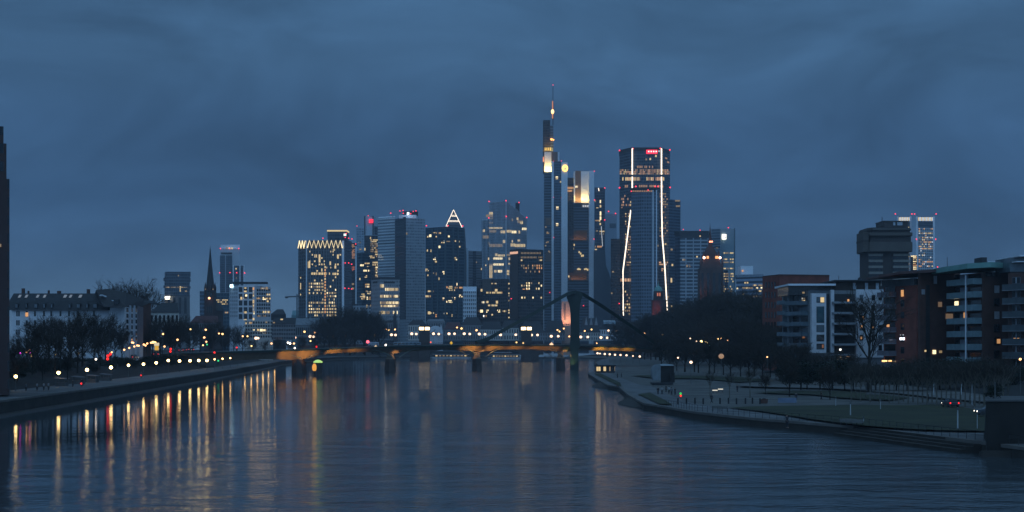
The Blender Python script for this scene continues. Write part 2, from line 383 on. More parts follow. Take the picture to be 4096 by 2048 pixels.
# pylon: waisted mast with two sloping arms over its crown
YP = 832.0
def pyl(sx, sy, dy=0): return Vector((wx(sx, YP), YP+dy, wz(sy, YP)))
prof = [(1500,2280,2314),(1395,2282,2313),(1392,2278,2320),(1384,2278,2320),(1350,2283,2318),(1300,2283,2317),(1250,2282,2317),(1225,2279,2319),(1205,2273,2323),(1190,2267,2328),(1176,2266,2332),(1168,2276,2324),(1164,2290,2310)]
m = MB(); m.loft([[pyl(a,y,-1.6),pyl(b,y,-1.6),pyl(b,y,1.6),pyl(a,y,1.6)] for y,a,b in prof]); m.build('pylon', gdark, br)
def arm(path, name):
    P = []
    for sx, sy, Y in path: P.append(Vector((wx(sx, Y), Y, wz(sy, Y))))
    secs = []
    for i, p in enumerate(P):
        d = (P[min(i+1, len(P)-1)]-P[max(i-1, 0)]).normalized(); a = Vector((0,1,0)); a = (a-d*a.dot(d)).normalized(); c = d.cross(a)
        w, h = .96, .88
        secs.append([p+a*w+c*h, p-a*w+c*h, p-a*w-c*h, p+a*w-c*h])
    MB().loft(secs).build(name, gdark, br)
arm([(2300,1170,830),(2285,1171,829),(2268,1177,828),(2248,1188,827),(2215,1207,826),(2120,1262,822),(2030,1312,815),(1952,1356,806),(1905,1370,800)], 'pylon_arm')
arm([(2298,1170,834),(2314,1171,835),(2332,1178,837),(2352,1190,839),(2400,1219,845),(2470,1267,856),(2560,1330,868),(2618,1373,878),(2650,1390,882)], 'pylon_arm')
f = thing('floodlight', None, None, (0,0,0)); f.parent = br; f.location = Vector((wx(2288,YP),YP-6,1.2))-base(br)
MB().box(wx(2288,YP)-.3,wx(2288,YP)+.3,YP-6.3,YP-5.7,.2,1.1).build('lamp_housing', black, f)
l = bpy.data.lights.new('flood_beam','SPOT'); l.energy = 900; l.color = (.72,1,.38); l.spot_size = 1.3; l.spot_blend = 1; l.shadow_soft_size = .3
o = bpy.data.objects.new('flood_beam', l); C.objects.link(o); o.parent = f; o.location = (0,0,.1); o.rotation_euler = Vector((0,4.4,4.5)).to_track_quat('-Z','Y').to_euler()

# guard posts with lamps in the water before the left spans
YD = gy(1503, 0)
g = thing('mooring_post', 'thick mooring post in the river with a green lit cap before the left bridge span', 'mooring post', (wx(1278,YD),YD,0))
MB().lathe(wx(1278,YD), YD, [(1.25,-2),(1.25,5.0),(1.5,5.0),(1.5,5.4)], 14).build('post', stone_p, g)
MB().lathe(wx(1272,YD), YD, [(1.9,5.45),(1.9,5.9),(1.0,6.5),(.1,6.7)], 14).build('cap', glow('green_cap_light',(.55,.9,.25),.9), g)
g = thing('navigation_light', 'orange glowing navigation lamp on a short post left of the green capped mooring post', 'lamp', (wx(1255,YD),YD+2,0))
MB().lathe(wx(1255,YD), YD+2, [(.5,-2),(.5,2.2)], 10).build('post', stone_p, g)
MB().ball((wx(1255,YD),YD+2,3.4), .95, 12, 8, 1.8).build('lamp', glow('orange_navigation_light',(1,.42,.07),.9), g)
g = thing('guard_pile', 'dark blocky guard pile in the water left of the orange navigation lamp', 'guard pile', (wx(1212,gy(1486,0)),gy(1486,0),0))
x, y = wx(1212,gy(1486,0)), gy(1486,0)-9
m = MB(); m.box(x-2.7,x+2.7,y-2,y+2,-1,4.3); m.build('pile', stone_p, g)
MB().box(x-3,x+3,y-2.3,y+2.3,4.303,4.8).build('cap', stone, g)

# ---------------- old stone bridge beyond ----------------
YS = 1380.0
ob = thing('stone_bridge', 'old stone arch bridge crossing the river beyond the green pylon bridge', 'bridge', (0, YS, 0))
PS = [-182, -83, 16.5, 115]
for p in PS:
    m = MB(); m.loft([[(p-7.3,YS-8,-1),(p,YS-12,-1),(p+7.3,YS-8,-1),(p+7.3,YS+8,-1),(p,YS+12,-1),(p-7.3,YS+8,-1)],[(p-7,YS-8,8.5),(p,YS-11.5,8.5),(p+7,YS-8,8.5),(p+7,YS+8,8.5),(p,YS+11.5,8.5),(p-7,YS+8,8.5)]]); m.build('pier', stone_p, ob)
def arch_z(x):
    for a, b in zip(PS, PS[1:]):
        if a <= x <= b:
            t = abs((x-(a+b)/2)/((b-a)/2-6.5)); return 3.0+8.4*math.sqrt(max(0, 1-min(1, t)**2.4))
    return 3.0
xs2 = [-190+i*2.5 for i in range(int(320/2.5)+1)]
MB().loft([[(x,YS-7.5,arch_z(x)),(x,YS-7.5,13.4),(x,YS+7.5,13.4),(x,YS+7.5,arch_z(x))] for x in xs2]).build('arch_spans', stone_p, ob)
m = MB()
for s in (-7.4, 7.1): m.box(-190,130,YS+s,YS+s+.3,13.402,14.5)
m.build('parapet', plain('pale_sandstone',(.16,.13,.11),.85,var=.3), ob)
MB().box(-190,130,YS-7,YS+7,13.404,13.45).build('roadway', asphalt, ob)
# lit bridge house openings (pairs of bright square windows on two dark blocks)
for sx0, lab in ((1676,'dark bridge tower with two bright square windows left of the pylon on the far bridge'),(2084,'dark bridge tower with two bright square windows just left of the pylon arm')):
    y = YS-13; x0, x1 = wx(sx0,y), wx(sx0+42,y)
    t = thing('bridge_tower', lab, 'tower', ((x0+x1)/2,y,0))
    MB().box(x0,x1,y,y+7,-1,wz(1308,y)).build('wall', stone_p, t)
    m = MB(); m.loft([[(x0-.3,y-.3,wz(1308,y)+.003),(x1+.3,y-.3,wz(1308,y)+.003),(x1+.3,y+7.3,wz(1308,y)+.003),(x0-.3,y+7.3,wz(1308,y)+.003)],[(x0+1,y+2,wz(1299,y)),(x1-1,y+2,wz(1299,y)),(x1-1,y+5,wz(1299,y)),(x0+1,y+5,wz(1299,y))]]); m.build('roof', slate, t)
    for a in (sx0+1, sx0+24):
        MB().box(wx(a,y),wx(a+18,y),y-.12,y-.004,wz(1320,y),wz(1308.5,y)).build('window', glow('bright_yellow_window',(1,.72,.36),6), t)

# ---------------- excursion boats ----------------
def boat(x0, x1, sy, label, decks):
    Y = gy(sy, 0); X0, X1 = wx(x0,Y), wx(x1,Y); Lh = X1-X0
    b = thing('river_boat', label, 'boat', ((X0+X1)/2, Y, 0), 'white river boats beyond the bridge')
    def pl(a, w): return [(X0+Lh*a,Y),(X0+Lh*(a+.06),Y-w),(X1-Lh*.04,Y-w),(X1,Y),(X1-Lh*.04,Y+w),(X0+Lh*(a+.06),Y+w)]
    hs = []
    for z, e in ((-.6,.05),(.9,.01),(1.7,0)): hs.append([(x,y,z) for x,y in pl(e,4.2)])
    MB().loft(hs).build('hull', plain('boat_white',(.36,.37,.39),.6), b)
    MB().box(X0+Lh*.12,X1-Lh*.06,Y-3.6,Y+3.6,1.703,4.1).build('cabin', glass, b)
    MB().box(X0+Lh*.10,X1-Lh*.05,Y-3.9,Y+3.9,4.103,4.5).build('roof', plain('boat_white',(.36,.37,.39),.6), b)
    for k in range(9):
        xx = X0+Lh*(.16+.085*k); MB().box(xx,xx+Lh*.05,Y-3.68,Y-3.605,2.3,3.5).build('window', warm_d if (k*3)%4 else warm_w, b)
    if decks > 1:
        MB().box(X0+Lh*.2,X1-Lh*.3,Y-2.8,Y+2.8,4.503,6.4).build('upper_cabin', glass, b); MB().box(X0+Lh*.18,X1-Lh*.28,Y-3,Y+3,6.403,6.7).build('upper_roof', white, b)
    return b
boat(1715,1885,1434,'long white excursion boat moored beyond the bridge in the left span',1)
boat(1950,2086,1436,'white two deck excursion boat beyond the bridge right of the central pier',2)
# ---------------- towers of the skyline ----------------
GZ = 7.0
RW = random.Random(3)
PANES = {'d': warm_d, 'dd': glow('faint_warm_window', (1, .72, .42), .12), 'w': warm_w, 'c': glow('cool_office_window', (.95, .92, .8), .4), 'o': glow('amber_office_window', (1, .58, .24), .5)}
class Tower:
    """chain: [(picture x, distance)] of the visible front corners, left to right; the body runs back from it"""
    def __init__(s, name, label, cat, chain, dep=30, group=None):
        s.chain = [(wx(sx, Y), Y) for sx, Y in chain]; s.px = [c[0] for c in chain]; s.dep = dep; s.nwin = 0; s.rest = None
        s.o = thing(name, label, cat, (sum(p[0] for p in s.chain)/len(chain), min(p[1] for p in s.chain), GZ), group)
        s.yref = min(p[1] for p in s.chain)
    def plan(s, grow=0):
        f = list(s.chain); bk = [(x*(y+s.dep)/y, y+s.dep) for x, y in reversed(f)]      # sides run along the line of sight, as the photo shows only the fronts
        k = lambda p: ((p[0])*(p[1]+grow)/p[1], p[1]+grow)
        return [(x, y-grow) for x, y in f]+[k(p) for p in bk]
    def body(s, ytop, mat, ybot=None, name='body', grow=0, slopes=None):
        m = MB(); Y = s.yref; z0 = GZ-4 if ybot is None else wz(ybot, Y)
        zs = None
        if slopes: fr = [wz(q, Y) for q in slopes]; zs = fr+list(reversed(fr))
        m.prism(s.plan(grow), z0, wz(ytop, Y), z1s=zs); return m.build(name, mat, s.o)
    def at(s, sx):
        """point on the front chain seen at picture x sx, with the face's outward normal"""
        k = (sx-CX)/F
        for (a, b) in zip(s.chain, s.chain[1:]):
            dx, dy = b[0]-a[0], b[1]-a[1]; den = dx-k*dy
            t = (k*a[1]-a[0])/den if abs(den) > 1e-9 else 0
            if t <= 1.0001 or b is s.chain[-1]:
                L_ = math.hypot(dx, dy); return a[0]+dx*t, a[1]+dy*t, (dy/L_, -dx/L_)
    def panel(s, x0, y0, x1, y1, mat, name='lit_window', th=.3, off=.06, parent=None, mb=None):
        e = .02*(x1-x0); A = s.at(x0+e); n = s.at((x0+x1)/2)[2]; B = s.at(x1-e); Y = (A[1]+B[1])/2
        if A[2] != B[2]: B = (A[0]+(-n[1])*(wx(x1, Y)-wx(x0, Y)), A[1]+n[0]*(wx(x1, Y)-wx(x0, Y)), n)
        p = [(A[0]+n[0]*o, A[1]+n[1]*o) for o in (off+th,)]+[(B[0]+n[0]*(off+th), B[1]+n[1]*(off+th)), (B[0]+n[0]*off, B[1]+n[1]*off), (A[0]+n[0]*off, A[1]+n[1]*off)]
        m = mb or MB(); m.prism(p, wz(y1, Y), wz(y0, Y))
        return m if mb else m.build(name, mat, parent or s.o)
    def lit(s, rects, mat=None, name='lit_window'):
        for r in rects:
            mt = (r[4] if len(r) > 4 else mat) or warm_w
            if s.nwin < 99:
                s.nwin += 1; w = r[2]-r[0]; h = r[3]-r[1]; nx = max(1, round(w/4.6)); ny = max(1, round(h/7.5))
                if nx*ny <= 2 or name != 'lit_window': s.panel(*r[:4], mt, name); continue
                m = MB(); q = RW; alt = [mt]+[PANES[k] for k in PANES if True]
                for i in range(nx):
                    for j in range(ny):
                        if q.random() < .12: continue
                        m.cur = 0 if q.random() < .55 else q.randrange(len(alt)); x = r[0]+i*w/nx; y = r[1]+j*h/ny
                        s.panel(x+w/nx*.14, y+h/ny*.12, x+w/nx*.86, y+h/ny*.80, None, mb=m)
                if m.f: m.build(name, alt, s.o)
            else:
                s.rest = s.rest or MB(); s.panel(*r[:4], None, mb=s.rest)
    def field(s, x0, y0, x1, y1, nx, ny, p, fw=.6, fh=.5, mats=None, seed=1):
        r = random.Random(seed); out = []
        for j in range(ny):
            rowp = p*r.choice((.3, .8, 1, 1.5))
            for i in range(nx):
                if r.random() < rowp:
                    cx, cy = x0+(i+.5)*(x1-x0)/nx, y0+(j+.5)*(y1-y0)/ny; w, h = fw*(x1-x0)/nx/2, fh*(y1-y0)/ny/2
                    out.append((cx-w, cy-h, cx+w, cy+h, r.choice(mats or (warm_d, warm_w, warm_w, warm_b))))
        s.lit(out)
    def done(s):
        if s.rest: o = s.rest.build('lit_window', warm_w, s.o); o['kind'] = 'stuff'
    def beacon(s, pts, r=2.6):
        r *= .82
        for sx, sy in pts:
            Y = s.yref-1.0
            rr = r*Y/F; MB().ball((wx(sx, Y), Y-rr, wz(sy, Y)), rr, 8, 6).build('beacon', red_g, s.o)
            if sy < 1e9: pass
    def bars(s, xs, y0, y1, mat, w=.9, name='fin'):
        m = MB()
        for sx in xs:
            A = s.at(sx); p = Vector((A[0]+A[2][0]*.35, A[1]+A[2][1]*.35, 0)); m.bar(p+Vector((0,0,wz(y1,A[1]))), p+Vector((0,0,wz(y0,A[1]))), w, .5, up=(A[2][0],A[2][1],0))
        return m.build(name, mat, s.o)
    def mast(s, sx, y0, y1, w=.5, dy=8, name='antenna'):
        Y = s.yref+dy; z0 = wz(y1, Y); return MB().tube([(wx(sx,Y),Y,z0),(wx(sx,Y),Y,wz(y0,Y))],[w,w*.6],6).build(name, black, s.o)
    def tub(s, path, mat, r=.6, name='light_tube', off=1.0):
        Y0 = s.yref-off; m = MB(); P = [(wx(a,Y0),Y0,wz(b,Y0)) for a,b in path]; m.tube(P,[r]*len(P),6); return m.build(name, mat, s.o)
def steps(a, b, n): return [a+(b-a)*(i+.5)/n for i in range(n)]
CW = 'high-rise buildings of the skyline'
fg_dark = facade('dark_curtain_wall', (.075,.092,.115), (.028,.042,.062), 3.8, 2.7, .8, .62)
fg_blue = facade('blue_curtain_wall', (.11,.15,.20), (.045,.07,.10), 3.7, 2.2, .8, .6, .12)
fg_teal = facade('teal_curtain_wall', (.04,.075,.10), (.016,.04,.06), 3.8, 2.8, .82, .66, .14)
fg_grey = facade('grey_panel_grid', (.42,.45,.48), (.04,.05,.065), 3.6, 3.4, .6, .55)
fg_pale = facade('pale_band_wall', (.55,.60,.64), (.13,.16,.19), 3.9, 40, 1.0, .5, .3)
fg_silver = facade('silver_panel_wall', (.34,.38,.42), (.15,.18,.21), 3.8, 2.2, .7, .6, .35)
fg_white = facade('white_grid_wall', (.55,.57,.60), (.05,.06,.075), 4.2, 3.4, .55, .6)
fg_brown = facade('brown_curtain_wall', (.045,.036,.034), (.014,.015,.018), 3.7, 2.8, .75, .6)
pale_slab = plain('pale_metal_panel', (.78,.83,.88), .5, var=.08, scale=.05)
pale_blue = plain('pale_blue_panel', (.46,.56,.64), .45, var=.08, scale=.05)

# dark red tower at the left edge
t = Tower('brick_tower', 'very tall dark red stepped brick tower cut off by the left edge of the photo', 'tower', [(-330,286),(38,290)], 30)
fb = facade('dark_red_brick_grid', (.050,.024,.022), (.010,.011,.014), 3.4, 3.0, .45, .55)
t.body(706, fb); 
for x1, yt, yb, nm in ((19,560,706,'upper_storeys'),(7,490,560,'crown')):
    t2 = MB(); P = [(wx(-330,286)+.6,287.2),(wx(x1,290),291),(wx(x1,290)*316/290,316),((wx(-330,286)+.6)*316/286,316)]; t2.prism(P, wz(yb,286)+.003, wz(yt,286)); t2.build(nm, fb, t.o)
t.lit([(0,976,5,988,warm_d)])

# striped far tower left (dark cap on a lighter shaft)
t = Tower('office_tower', 'dark notched tower with a pale shaft and one bright white sign', 'office tower', [(658,1900),(759,1900)], 30, CW)
t2 = MB(); Y = 1900
t.body(1183, plain('grey_brown_shaft',(.17,.165,.165),.8,var=.1,scale=.05), name='shaft', grow=-1.5)
t.body(1107, fg_dark, 1183, 'head'); t.body(1086, fg_dark, 1107-.5, 'cap', grow=-5)
for x0,x1,y0,y1 in ((655,662,1112,1124),(756,763,1112,1128),(655,662,1142,1152),(756,763,1145,1155)): t.panel(x0,y0,x1,y1,fg_dark,'balcony',2,.2)
for k in range(4): t.panel(672+k*22, 1190, 682+k*22, 1255, slate, 'window_strip', .2, 2)
t.lit([(662,1147,680,1151,warm_d),(683,1147,705,1151,warm_d),(708,1147,735,1151,warm_d),(718,1144,724,1168,warm_w),(740,1162,748,1167,warm_d),(728,1148,750,1151,warm_d),(712,1100,716,1105,warm_d)])
t.panel(661,1186,682,1198,glow('white_sign_light',(1,.93,.72),5),'sign',.6,1.8)

# Gothic church with the needle spire
fch = plain('red_sandstone_church', (.060,.036,.032), .9, var=.35, scale=.2)
Y = 1300
ch = thing('church', 'dark Gothic church with a needle thin spire left of the white office block', 'church', (wx(837,Y),Y,GZ))
tw = MB(); a, b = wx(817,Y), wx(857,Y); w = b-a
tw.box(a,b,Y,Y+w,3,wz(1160,Y)); tower_o = tw.build('tower', fch, ch)
sp = MB(); cx, cy = (a+b)/2, Y+w/2
def octa(r, z): return [(cx+r*math.cos(math.pi/8+k*math.pi/4), cy+r*math.sin(math.pi/8+k*math.pi/4), z) for k in range(8)]
sp.loft([octa(w*.44,wz(1160,Y)+.01), octa(w*.40,wz(1140,Y)), octa(w*.19,wz(1060,Y)), octa(.25,wz(990,Y))]); sp.build('spire', slate, tower_o)
MB().tube([(cx,cy,wz(995,Y)),(cx,cy,wz(978,Y))],[.15,.08],6).build('finial', black, tower_o)
for s_, e_ in ((a+.8,Y+.8),(b-.8,Y+.8),(a+.8,Y+w-.8),(b-.8,Y+w-.8)):
    MB().lathe(s_, e_, [(1.1,wz(1205,Y)),(1.1,wz(1150,Y)),(.05,wz(1128,Y))], 8).build('pinnacle', fch, tower_o)
for x0,x1,y0,y1 in ((827,836,1190,1158),(840,849,1190,1158)):
    m = MB(); q = [(wx(x0,Y),Y-.4),(wx(x1,Y),Y-.4),(wx(x1,Y),Y-.02),(wx(x0,Y),Y-.02)]; m.prism(q, wz(1188,Y), wz(1165,Y)); m.build('belfry_opening', glass, tower_o)
m = MB(); zz = wz(1163,Y); m.loft([[(a+2,Y-.5,zz),(b-2,Y-.5,zz),(b-2,Y,zz),(a+2,Y,zz)],[(cx-.1,Y-.5,wz(1140,Y)),(cx+.1,Y-.5,wz(1140,Y)),(cx+.1,Y,wz(1140,Y)),(cx-.1,Y,wz(1140,Y))]]); m.build('gable', fch, tower_o)
MB().ball((wx(838,Y),Y-1.2,wz(1193,Y)),1.0,8,6).build('lamp', glow('soft_orange_lamp',(1,.5,.25),3), ch)
for q in (823,853): MB().ball((wx(q,Y),Y-1,wz(1157,Y)),.5,8,6).build('lamp', warm_d, ch)
for k in range(3): MB().box(wx(828+k*8,Y),wx(832+k*8,Y),Y-.3,Y-.02,wz(1252,Y),wz(1225,Y)).build('window', glass, ch)
nv = MB(); nv.box(a+2,b-2,Y+w,Y+w+42,3,wz(1240,Y)); nv.build('nave', fch, ch)
MB().loft([[(a+1,Y+w+.1,wz(1240,Y)),(b-1,Y+w+.1,wz(1240,Y)),(cx+.1,Y+w+.1,wz(1205,Y)),(cx-.1,Y+w+.1,wz(1205,Y))],[(a+1,Y+w+42,wz(1240,Y)),(b-1,Y+w+42,wz(1240,Y)),(cx+.1,Y+w+42,wz(1205,Y)),(cx-.1,Y+w+42,wz(1205,Y))]]).build('nave_roof', slate, ch)
ch['label'] = ch['label']

t = Tower('office_building', 'dark green glass block with rows of lit rooms behind the needle spired church', 'office building', [(801,1500),(919,1500)], 30, CW)
t.body(1172, fg_teal); t.panel(801,1165,818,1260,fg_blue,'stair_tower',3,.2)
t.field(858,1196,912,1220,9,3,.7,.8,.5,(warm_d,warm_d,warm_w),3); t.lit([(899,1246,913,1255,warm_b),(810,1246,815,1252,warm_d)]); t.done()

# white residential high-rise with low wing
t = Tower('residential_tower', 'slim white residential tower with a dark glazed front right of the needle spire', 'residential tower', [(880,2600),(957,2600)], 28, CW)
t.body(995, plain('white_tower_panel',(.50,.53,.57),.7,var=.06,scale=.05)); t.body(978, pale_slab, 995.3, 'cap', grow=-6)
t.panel(880,1022,901,1170,fg_dark,'glazed_front',1,.1); t.panel(904,1022,929,1170,fg_dark,'glazed_front',1,.1); t.panel(884,1010,929,1017,slate,'terrace',1,.1)
t.panel(903,989,911,996,warm_d,'lit_window'); t.panel(914,989,921,996,warm_w,'lit_window'); t.panel(925,990,932,996,warm_w,'lit_window'); t.lit([(919,1054,924,1058,warm_w),(906,1086,910,1090,warm_d),(906,1110,909,1118,warm_d)])
t.beacon([(882,994),(918,993),(955,994),(879,1091),(920,1091)])
t = Tower('residential_tower', 'lower dark wing tower of the slim white tower, with red lights at mid height', 'residential tower', [(934,2570),(977,2570)], 26, CW)
t.body(1063, fg_dark); t.bars((934,960,976),1060,1250,pale_slab,1.6); t.beacon([(947,1091),(979,1092)]); t.lit([(942,1072,947,1078,warm_w),(944,1110,947,1114,warm_d)])

# white office with lit bands
t = Tower('office_building', 'white eight storey office with a flat dark roof slab and dark square windows', 'office building', [(918,1120),(952,1100),(1018,1100),(1084,1130)], 28, CW)
t.body(1142, white); t.panel(930,1129,1066,1137,slate,'roof_slab',6,-3)
for c in range(3):
    for r_ in range(5): t.panel(955+c*20, 1148+r_*27, 970+c*20, 1168+r_*27, glass, 'window', .15, .03)
for c in range(6):
    for r_ in range(8): t.panel(1027+c*9.2, 1156+r_*14.5, 1033+c*9.2, 1165+r_*14.5, glass, 'window', .12, .03)
for r_ in range(8):
    for c in range(4): t.panel(922+c*8, 1154+r_*15, 926+c*8, 1163+r_*15, plain('shaded_pane',(.22,.23,.25),.4), 'window', .1, .03)
t.lit([(1011,1150,1017,1160,orange_w),(1011,1164,1017,1250,warm_d),(1011,1200,1017,1212,warm_w),(1009,1245,1019,1258,warm_b),(1011,1272,1018,1281,warm_w),(974,1148,986,1157,warm_b),(976,1163,987,1168,warm_w),(981,1178,989,1186,warm_b),(962,1188,969,1198,warm_w),(972,1190,988,1197,warm_d),(974,1244,987,1255,warm_w),(974,1276,987,1281,warm_w),(1042,1150,1058,1158,warm_d),(1062,1148,1070,1158,warm_d),(1050,1188,1062,1200,warm_b),(1064,1190,1081,1199,warm_w),(1025,1190,1040,1197,warm_d),(1066,1174,1080,1183,warm_w),(1066,1202,1073,1208,warm_w),(1050,1243,1064,1254,warm_w),(1067,1243,1081,1254,warm_w),(1030,1262,1040,1266,warm_d),(1050,1262,1063,1266,warm_d)])
t.panel(924,1138,934,1149,glow('cyan_sign_light',(.55,.9,1),5),'sign',.5,.3)
t = Tower('office_building', 'pale low office wing with a row of lit windows in front of the white office', 'office building', [(978,1040),(1092,1050)], 24, CW)
t.body(1281, cream); 
for r_ in range(5):
    for c in range(11): t.panel(982+c*10, 1286+r_*14, 988+c*10, 1294+r_*14, glass, 'window', .12, .03)
t.lit([(982,1290,986,1296),(990,1287,1008,1297,warm_b),(1010,1316,1022,1324,warm_b),(1028,1316,1036,1323),(1040,1316,1050,1325,warm_b),(1052,1316,1066,1326,warm_b),(1062,1286,1068,1292,warm_d),(1052,1331,1064,1336,warm_d)])

# roofs right of the white office
def house(name, label, x0, x1, yeave, yridge, Y, wall, roof, hip=.15, base_y=None, dep=16, wr=0, wc=0, lit=(), cat='building', group=None, wmat=None, skew=0):
    t = Tower(name, label, cat, [(x0,Y),(x1,Y+skew)], dep, group); ze, zr = wz(yeave,Y), wz(yridge,Y)
    t.body(yeave, wall, base_y, 'wall')
    p = t.plan(.5); c = [(a,b,ze+.01) for a,b in p]; (ax,ay),(bx,by) = t.chain[0], t.chain[-1]; my = dep/2
    ux, uy = bx-ax, by-ay
    r1 = (ax+ux*hip, ay+uy*hip+my); r2 = (bx-ux*hip, by-uy*hip+my)
    m = MB(); b = 0; m.v = c+[(r1[0],r1[1],zr),(r2[0],r2[1],zr)]
    for f in ((0,1,5,4),(1,2,5),(2,3,4,5),(3,0,4)): m.face(f)
    m.build('roof', roof, t.o)
    if wr:
        y1 = base_y or yeave+wr*16
        for j in range(wr):
            for i in range(wc):
                cx = x0+(i+.5)*(x1-x0)/wc; w = (x1-x0)/wc*.26; hh = (y1-yeave)/wr; cy = yeave+(j+.5)*hh
                t.panel(cx-w, cy-hh*.3, cx+w, cy+hh*.3, wmat or glass, 'window', .1, .02)
    t.lit(lit); return t
OR_ = 'old town houses along the far river bank'
house('office_building','dark block with a rounded mansard roof right of the white office block',1082,1144,1258,1236,1250,slate,slate,.3,None,20,group=OR_)
house('town_house','pale classical row with many small windows under the dark mansard roof block',1086,1182,1296,1270,1010,greyw,slate,.05,1360,18,4,14,[(1122,1275,1132,1280,warm_w),(1062+30,1288,1070+30,1293,warm_d)],group=OR_)
house('town_house','low grey roofed hall in front of the zigzag crowned tower',1150,1276,1300,1272,1300,greyw,plain('grey_zinc_roof',(.17,.19,.21),.6),.02,1350,20,1,16,group=OR_)
house('office_building','small teal block against the sky left of the zigzag crowned tower',1166,1194,1262,1241,1900,teal,teal,.0,None,20,group=OR_)
cr = thing('tower_crane','slender dark crane jib sticking out left of the zigzag crowned tower','crane',(wx(1190,1800),1800,GZ))
Y = 1800; MB().bar((wx(1188,Y),Y,3),(wx(1188,Y),Y,wz(1176,Y)),1.4).build('mast', steel, cr)
MB().bar((wx(1140,Y),Y,wz(1188,Y)),(wx(1200,Y),Y,wz(1185,Y)),1.3,1.6).build('jib', steel, cr)
MB().box(wx(1141,Y),wx(1151,Y),Y-1,Y+1,wz(1193,Y),wz(1186,Y)-.9).build('counterweight', black, cr)

# zigzag crown tower
t = Tower('office_tower','broad dark glass tower with a glowing zigzag crown','office tower',[(1193,1775),(1227,1750),(1372,1750),(1407,1790)],34,CW)
fz = facade('zigzag_tower_wall',(.10,.11,.125),(.02,.03,.042),3.9,3.2,.66,.7,.15)
t.body(962, fz); t.bars(steps(1227,1372,14),962,1270,steel,.7); t.bars((1227,1372),962,1270,pale_slab,2.6,'corner_pier'); t.bars(steps(1195,1226,4),962,1270,steel,.7); t.panel(1374,962,1406,1270,fg_dark,'dark_side',.5,.1)
t.body(962, plain('crown_dark',(.03,.033,.04),.5), 994, 'crown', grow=.3)
Yc = 1750
m = MB(); n = 16; P = []
for i in range(n+1): P.append((wx(1230+i*140/n,Yc),Yc-1.4,wz(992 if i%2==0 else 962,Yc)))
m.tube(P,[.62]*len(P),6); m.build('zigzag_light', tube_y, t.o)
P = []
for i in range(6): A = t.at(1196+i*29/5); P.append((A[0]+A[2][0]*1.2, A[1]+A[2][1]*1.2, wz(993 if i%2==0 else 963,A[1])))
m = MB(); m.tube(P,[.5]*6,6); m.build('zigzag_light', tube_y, t.o)
pt = MB(); pt.box(wx(1310,1758),wx(1387,1758),1758,1780,wz(962,1758)+.1,wz(926,1758)); pt.build('penthouse', fg_dark, t.o)
MB().box(wx(1308,1757),wx(1388,1757),1757,1781,wz(925.5,1757),wz(920,1757)).build('roof_light_band', glow('yellow_roof_light',(1,.75,.36),.85), t.o)
MB().box(wx(1375,1757),wx(1385,1757),1756.2,1756.9,wz(943,1757),wz(935,1757)).build('sign', glow('pale_sign_light',(.9,1,.9),1.6), t.o)
t.beacon([(1292,953),(1381,950),(1395,953),(1408,956),(1381,1052),(1395,1052),(1407,1057),(1380,1153),(1395,1154),(1407,1156),(1385,934)])
t.lit([(1298,1064+i*12,1304,1072+i*12,orange_w if i%4 else warm_w) for i in range(16)],None,'lit_stair')
t.field(1234,1128,1296,1268,8,11,1.1,.62,.55,(warm_d,warm_w,warm_w,warm_b),5); t.field(1306,1140,1346,1268,6,10,1.0,.62,.55,(warm_d,warm_w,warm_b),6); t.field(1236,1000,1366,1128,14,10,.16,.6,.5,(warm_d,warm_w,warm_b),61)
t.lit([(1245,1090,1268,1099,warm_w),(1270,1090,1308,1099,warm_w),(1314,1090,1320,1099,warm_d),(1330,1091,1352,1100,warm_d),(1332,995,1340,1003,warm_b),(1348,1018,1356,1032,warm_b),(1318,1046,1326,1060,warm_b),(1338,1062,1346,1074,warm_b),(1258,1018,1268,1030,warm_d),(1272,1018,1282,1050,warm_d),(1230,1046,1242,1072,warm_d),(1284,1074,1290,1086,warm_w),(1260,1062,1266,1066,warm_d),(1202,1108,1206,1114,warm_d),(1202,1132,1206,1157,warm_d),(1202,1175,1206,1182,warm_d),(1374,1205,1380,1211,warm_d),(1396,1172,1400,1178,warm_w)]); t.done()
t = Tower('office_tower','narrow tower with pinkish orange lit floors squeezed behind the zigzag crowned tower','office tower',[(1404,2100),(1427,2100)],20,CW)
t.body(972, fg_brown); t.panel(1421,985,1427,1216,pale_slab,'corner_strip',.6,.1); t.beacon([(1423,976)])
t.field(1406,976,1420,1034,4,14,.75,.7,.5,(glow('pink_orange_window',(1,.5,.32),.7),orange_w),8); t.field(1406,1066,1420,1084,4,4,.7,.7,.5,(glow('red_orange_window',(1,.25,.15),.8),),9); t.lit([(1407,1133,1416,1140,warm_d),(1406,1150,1416,1158,warm_d)])

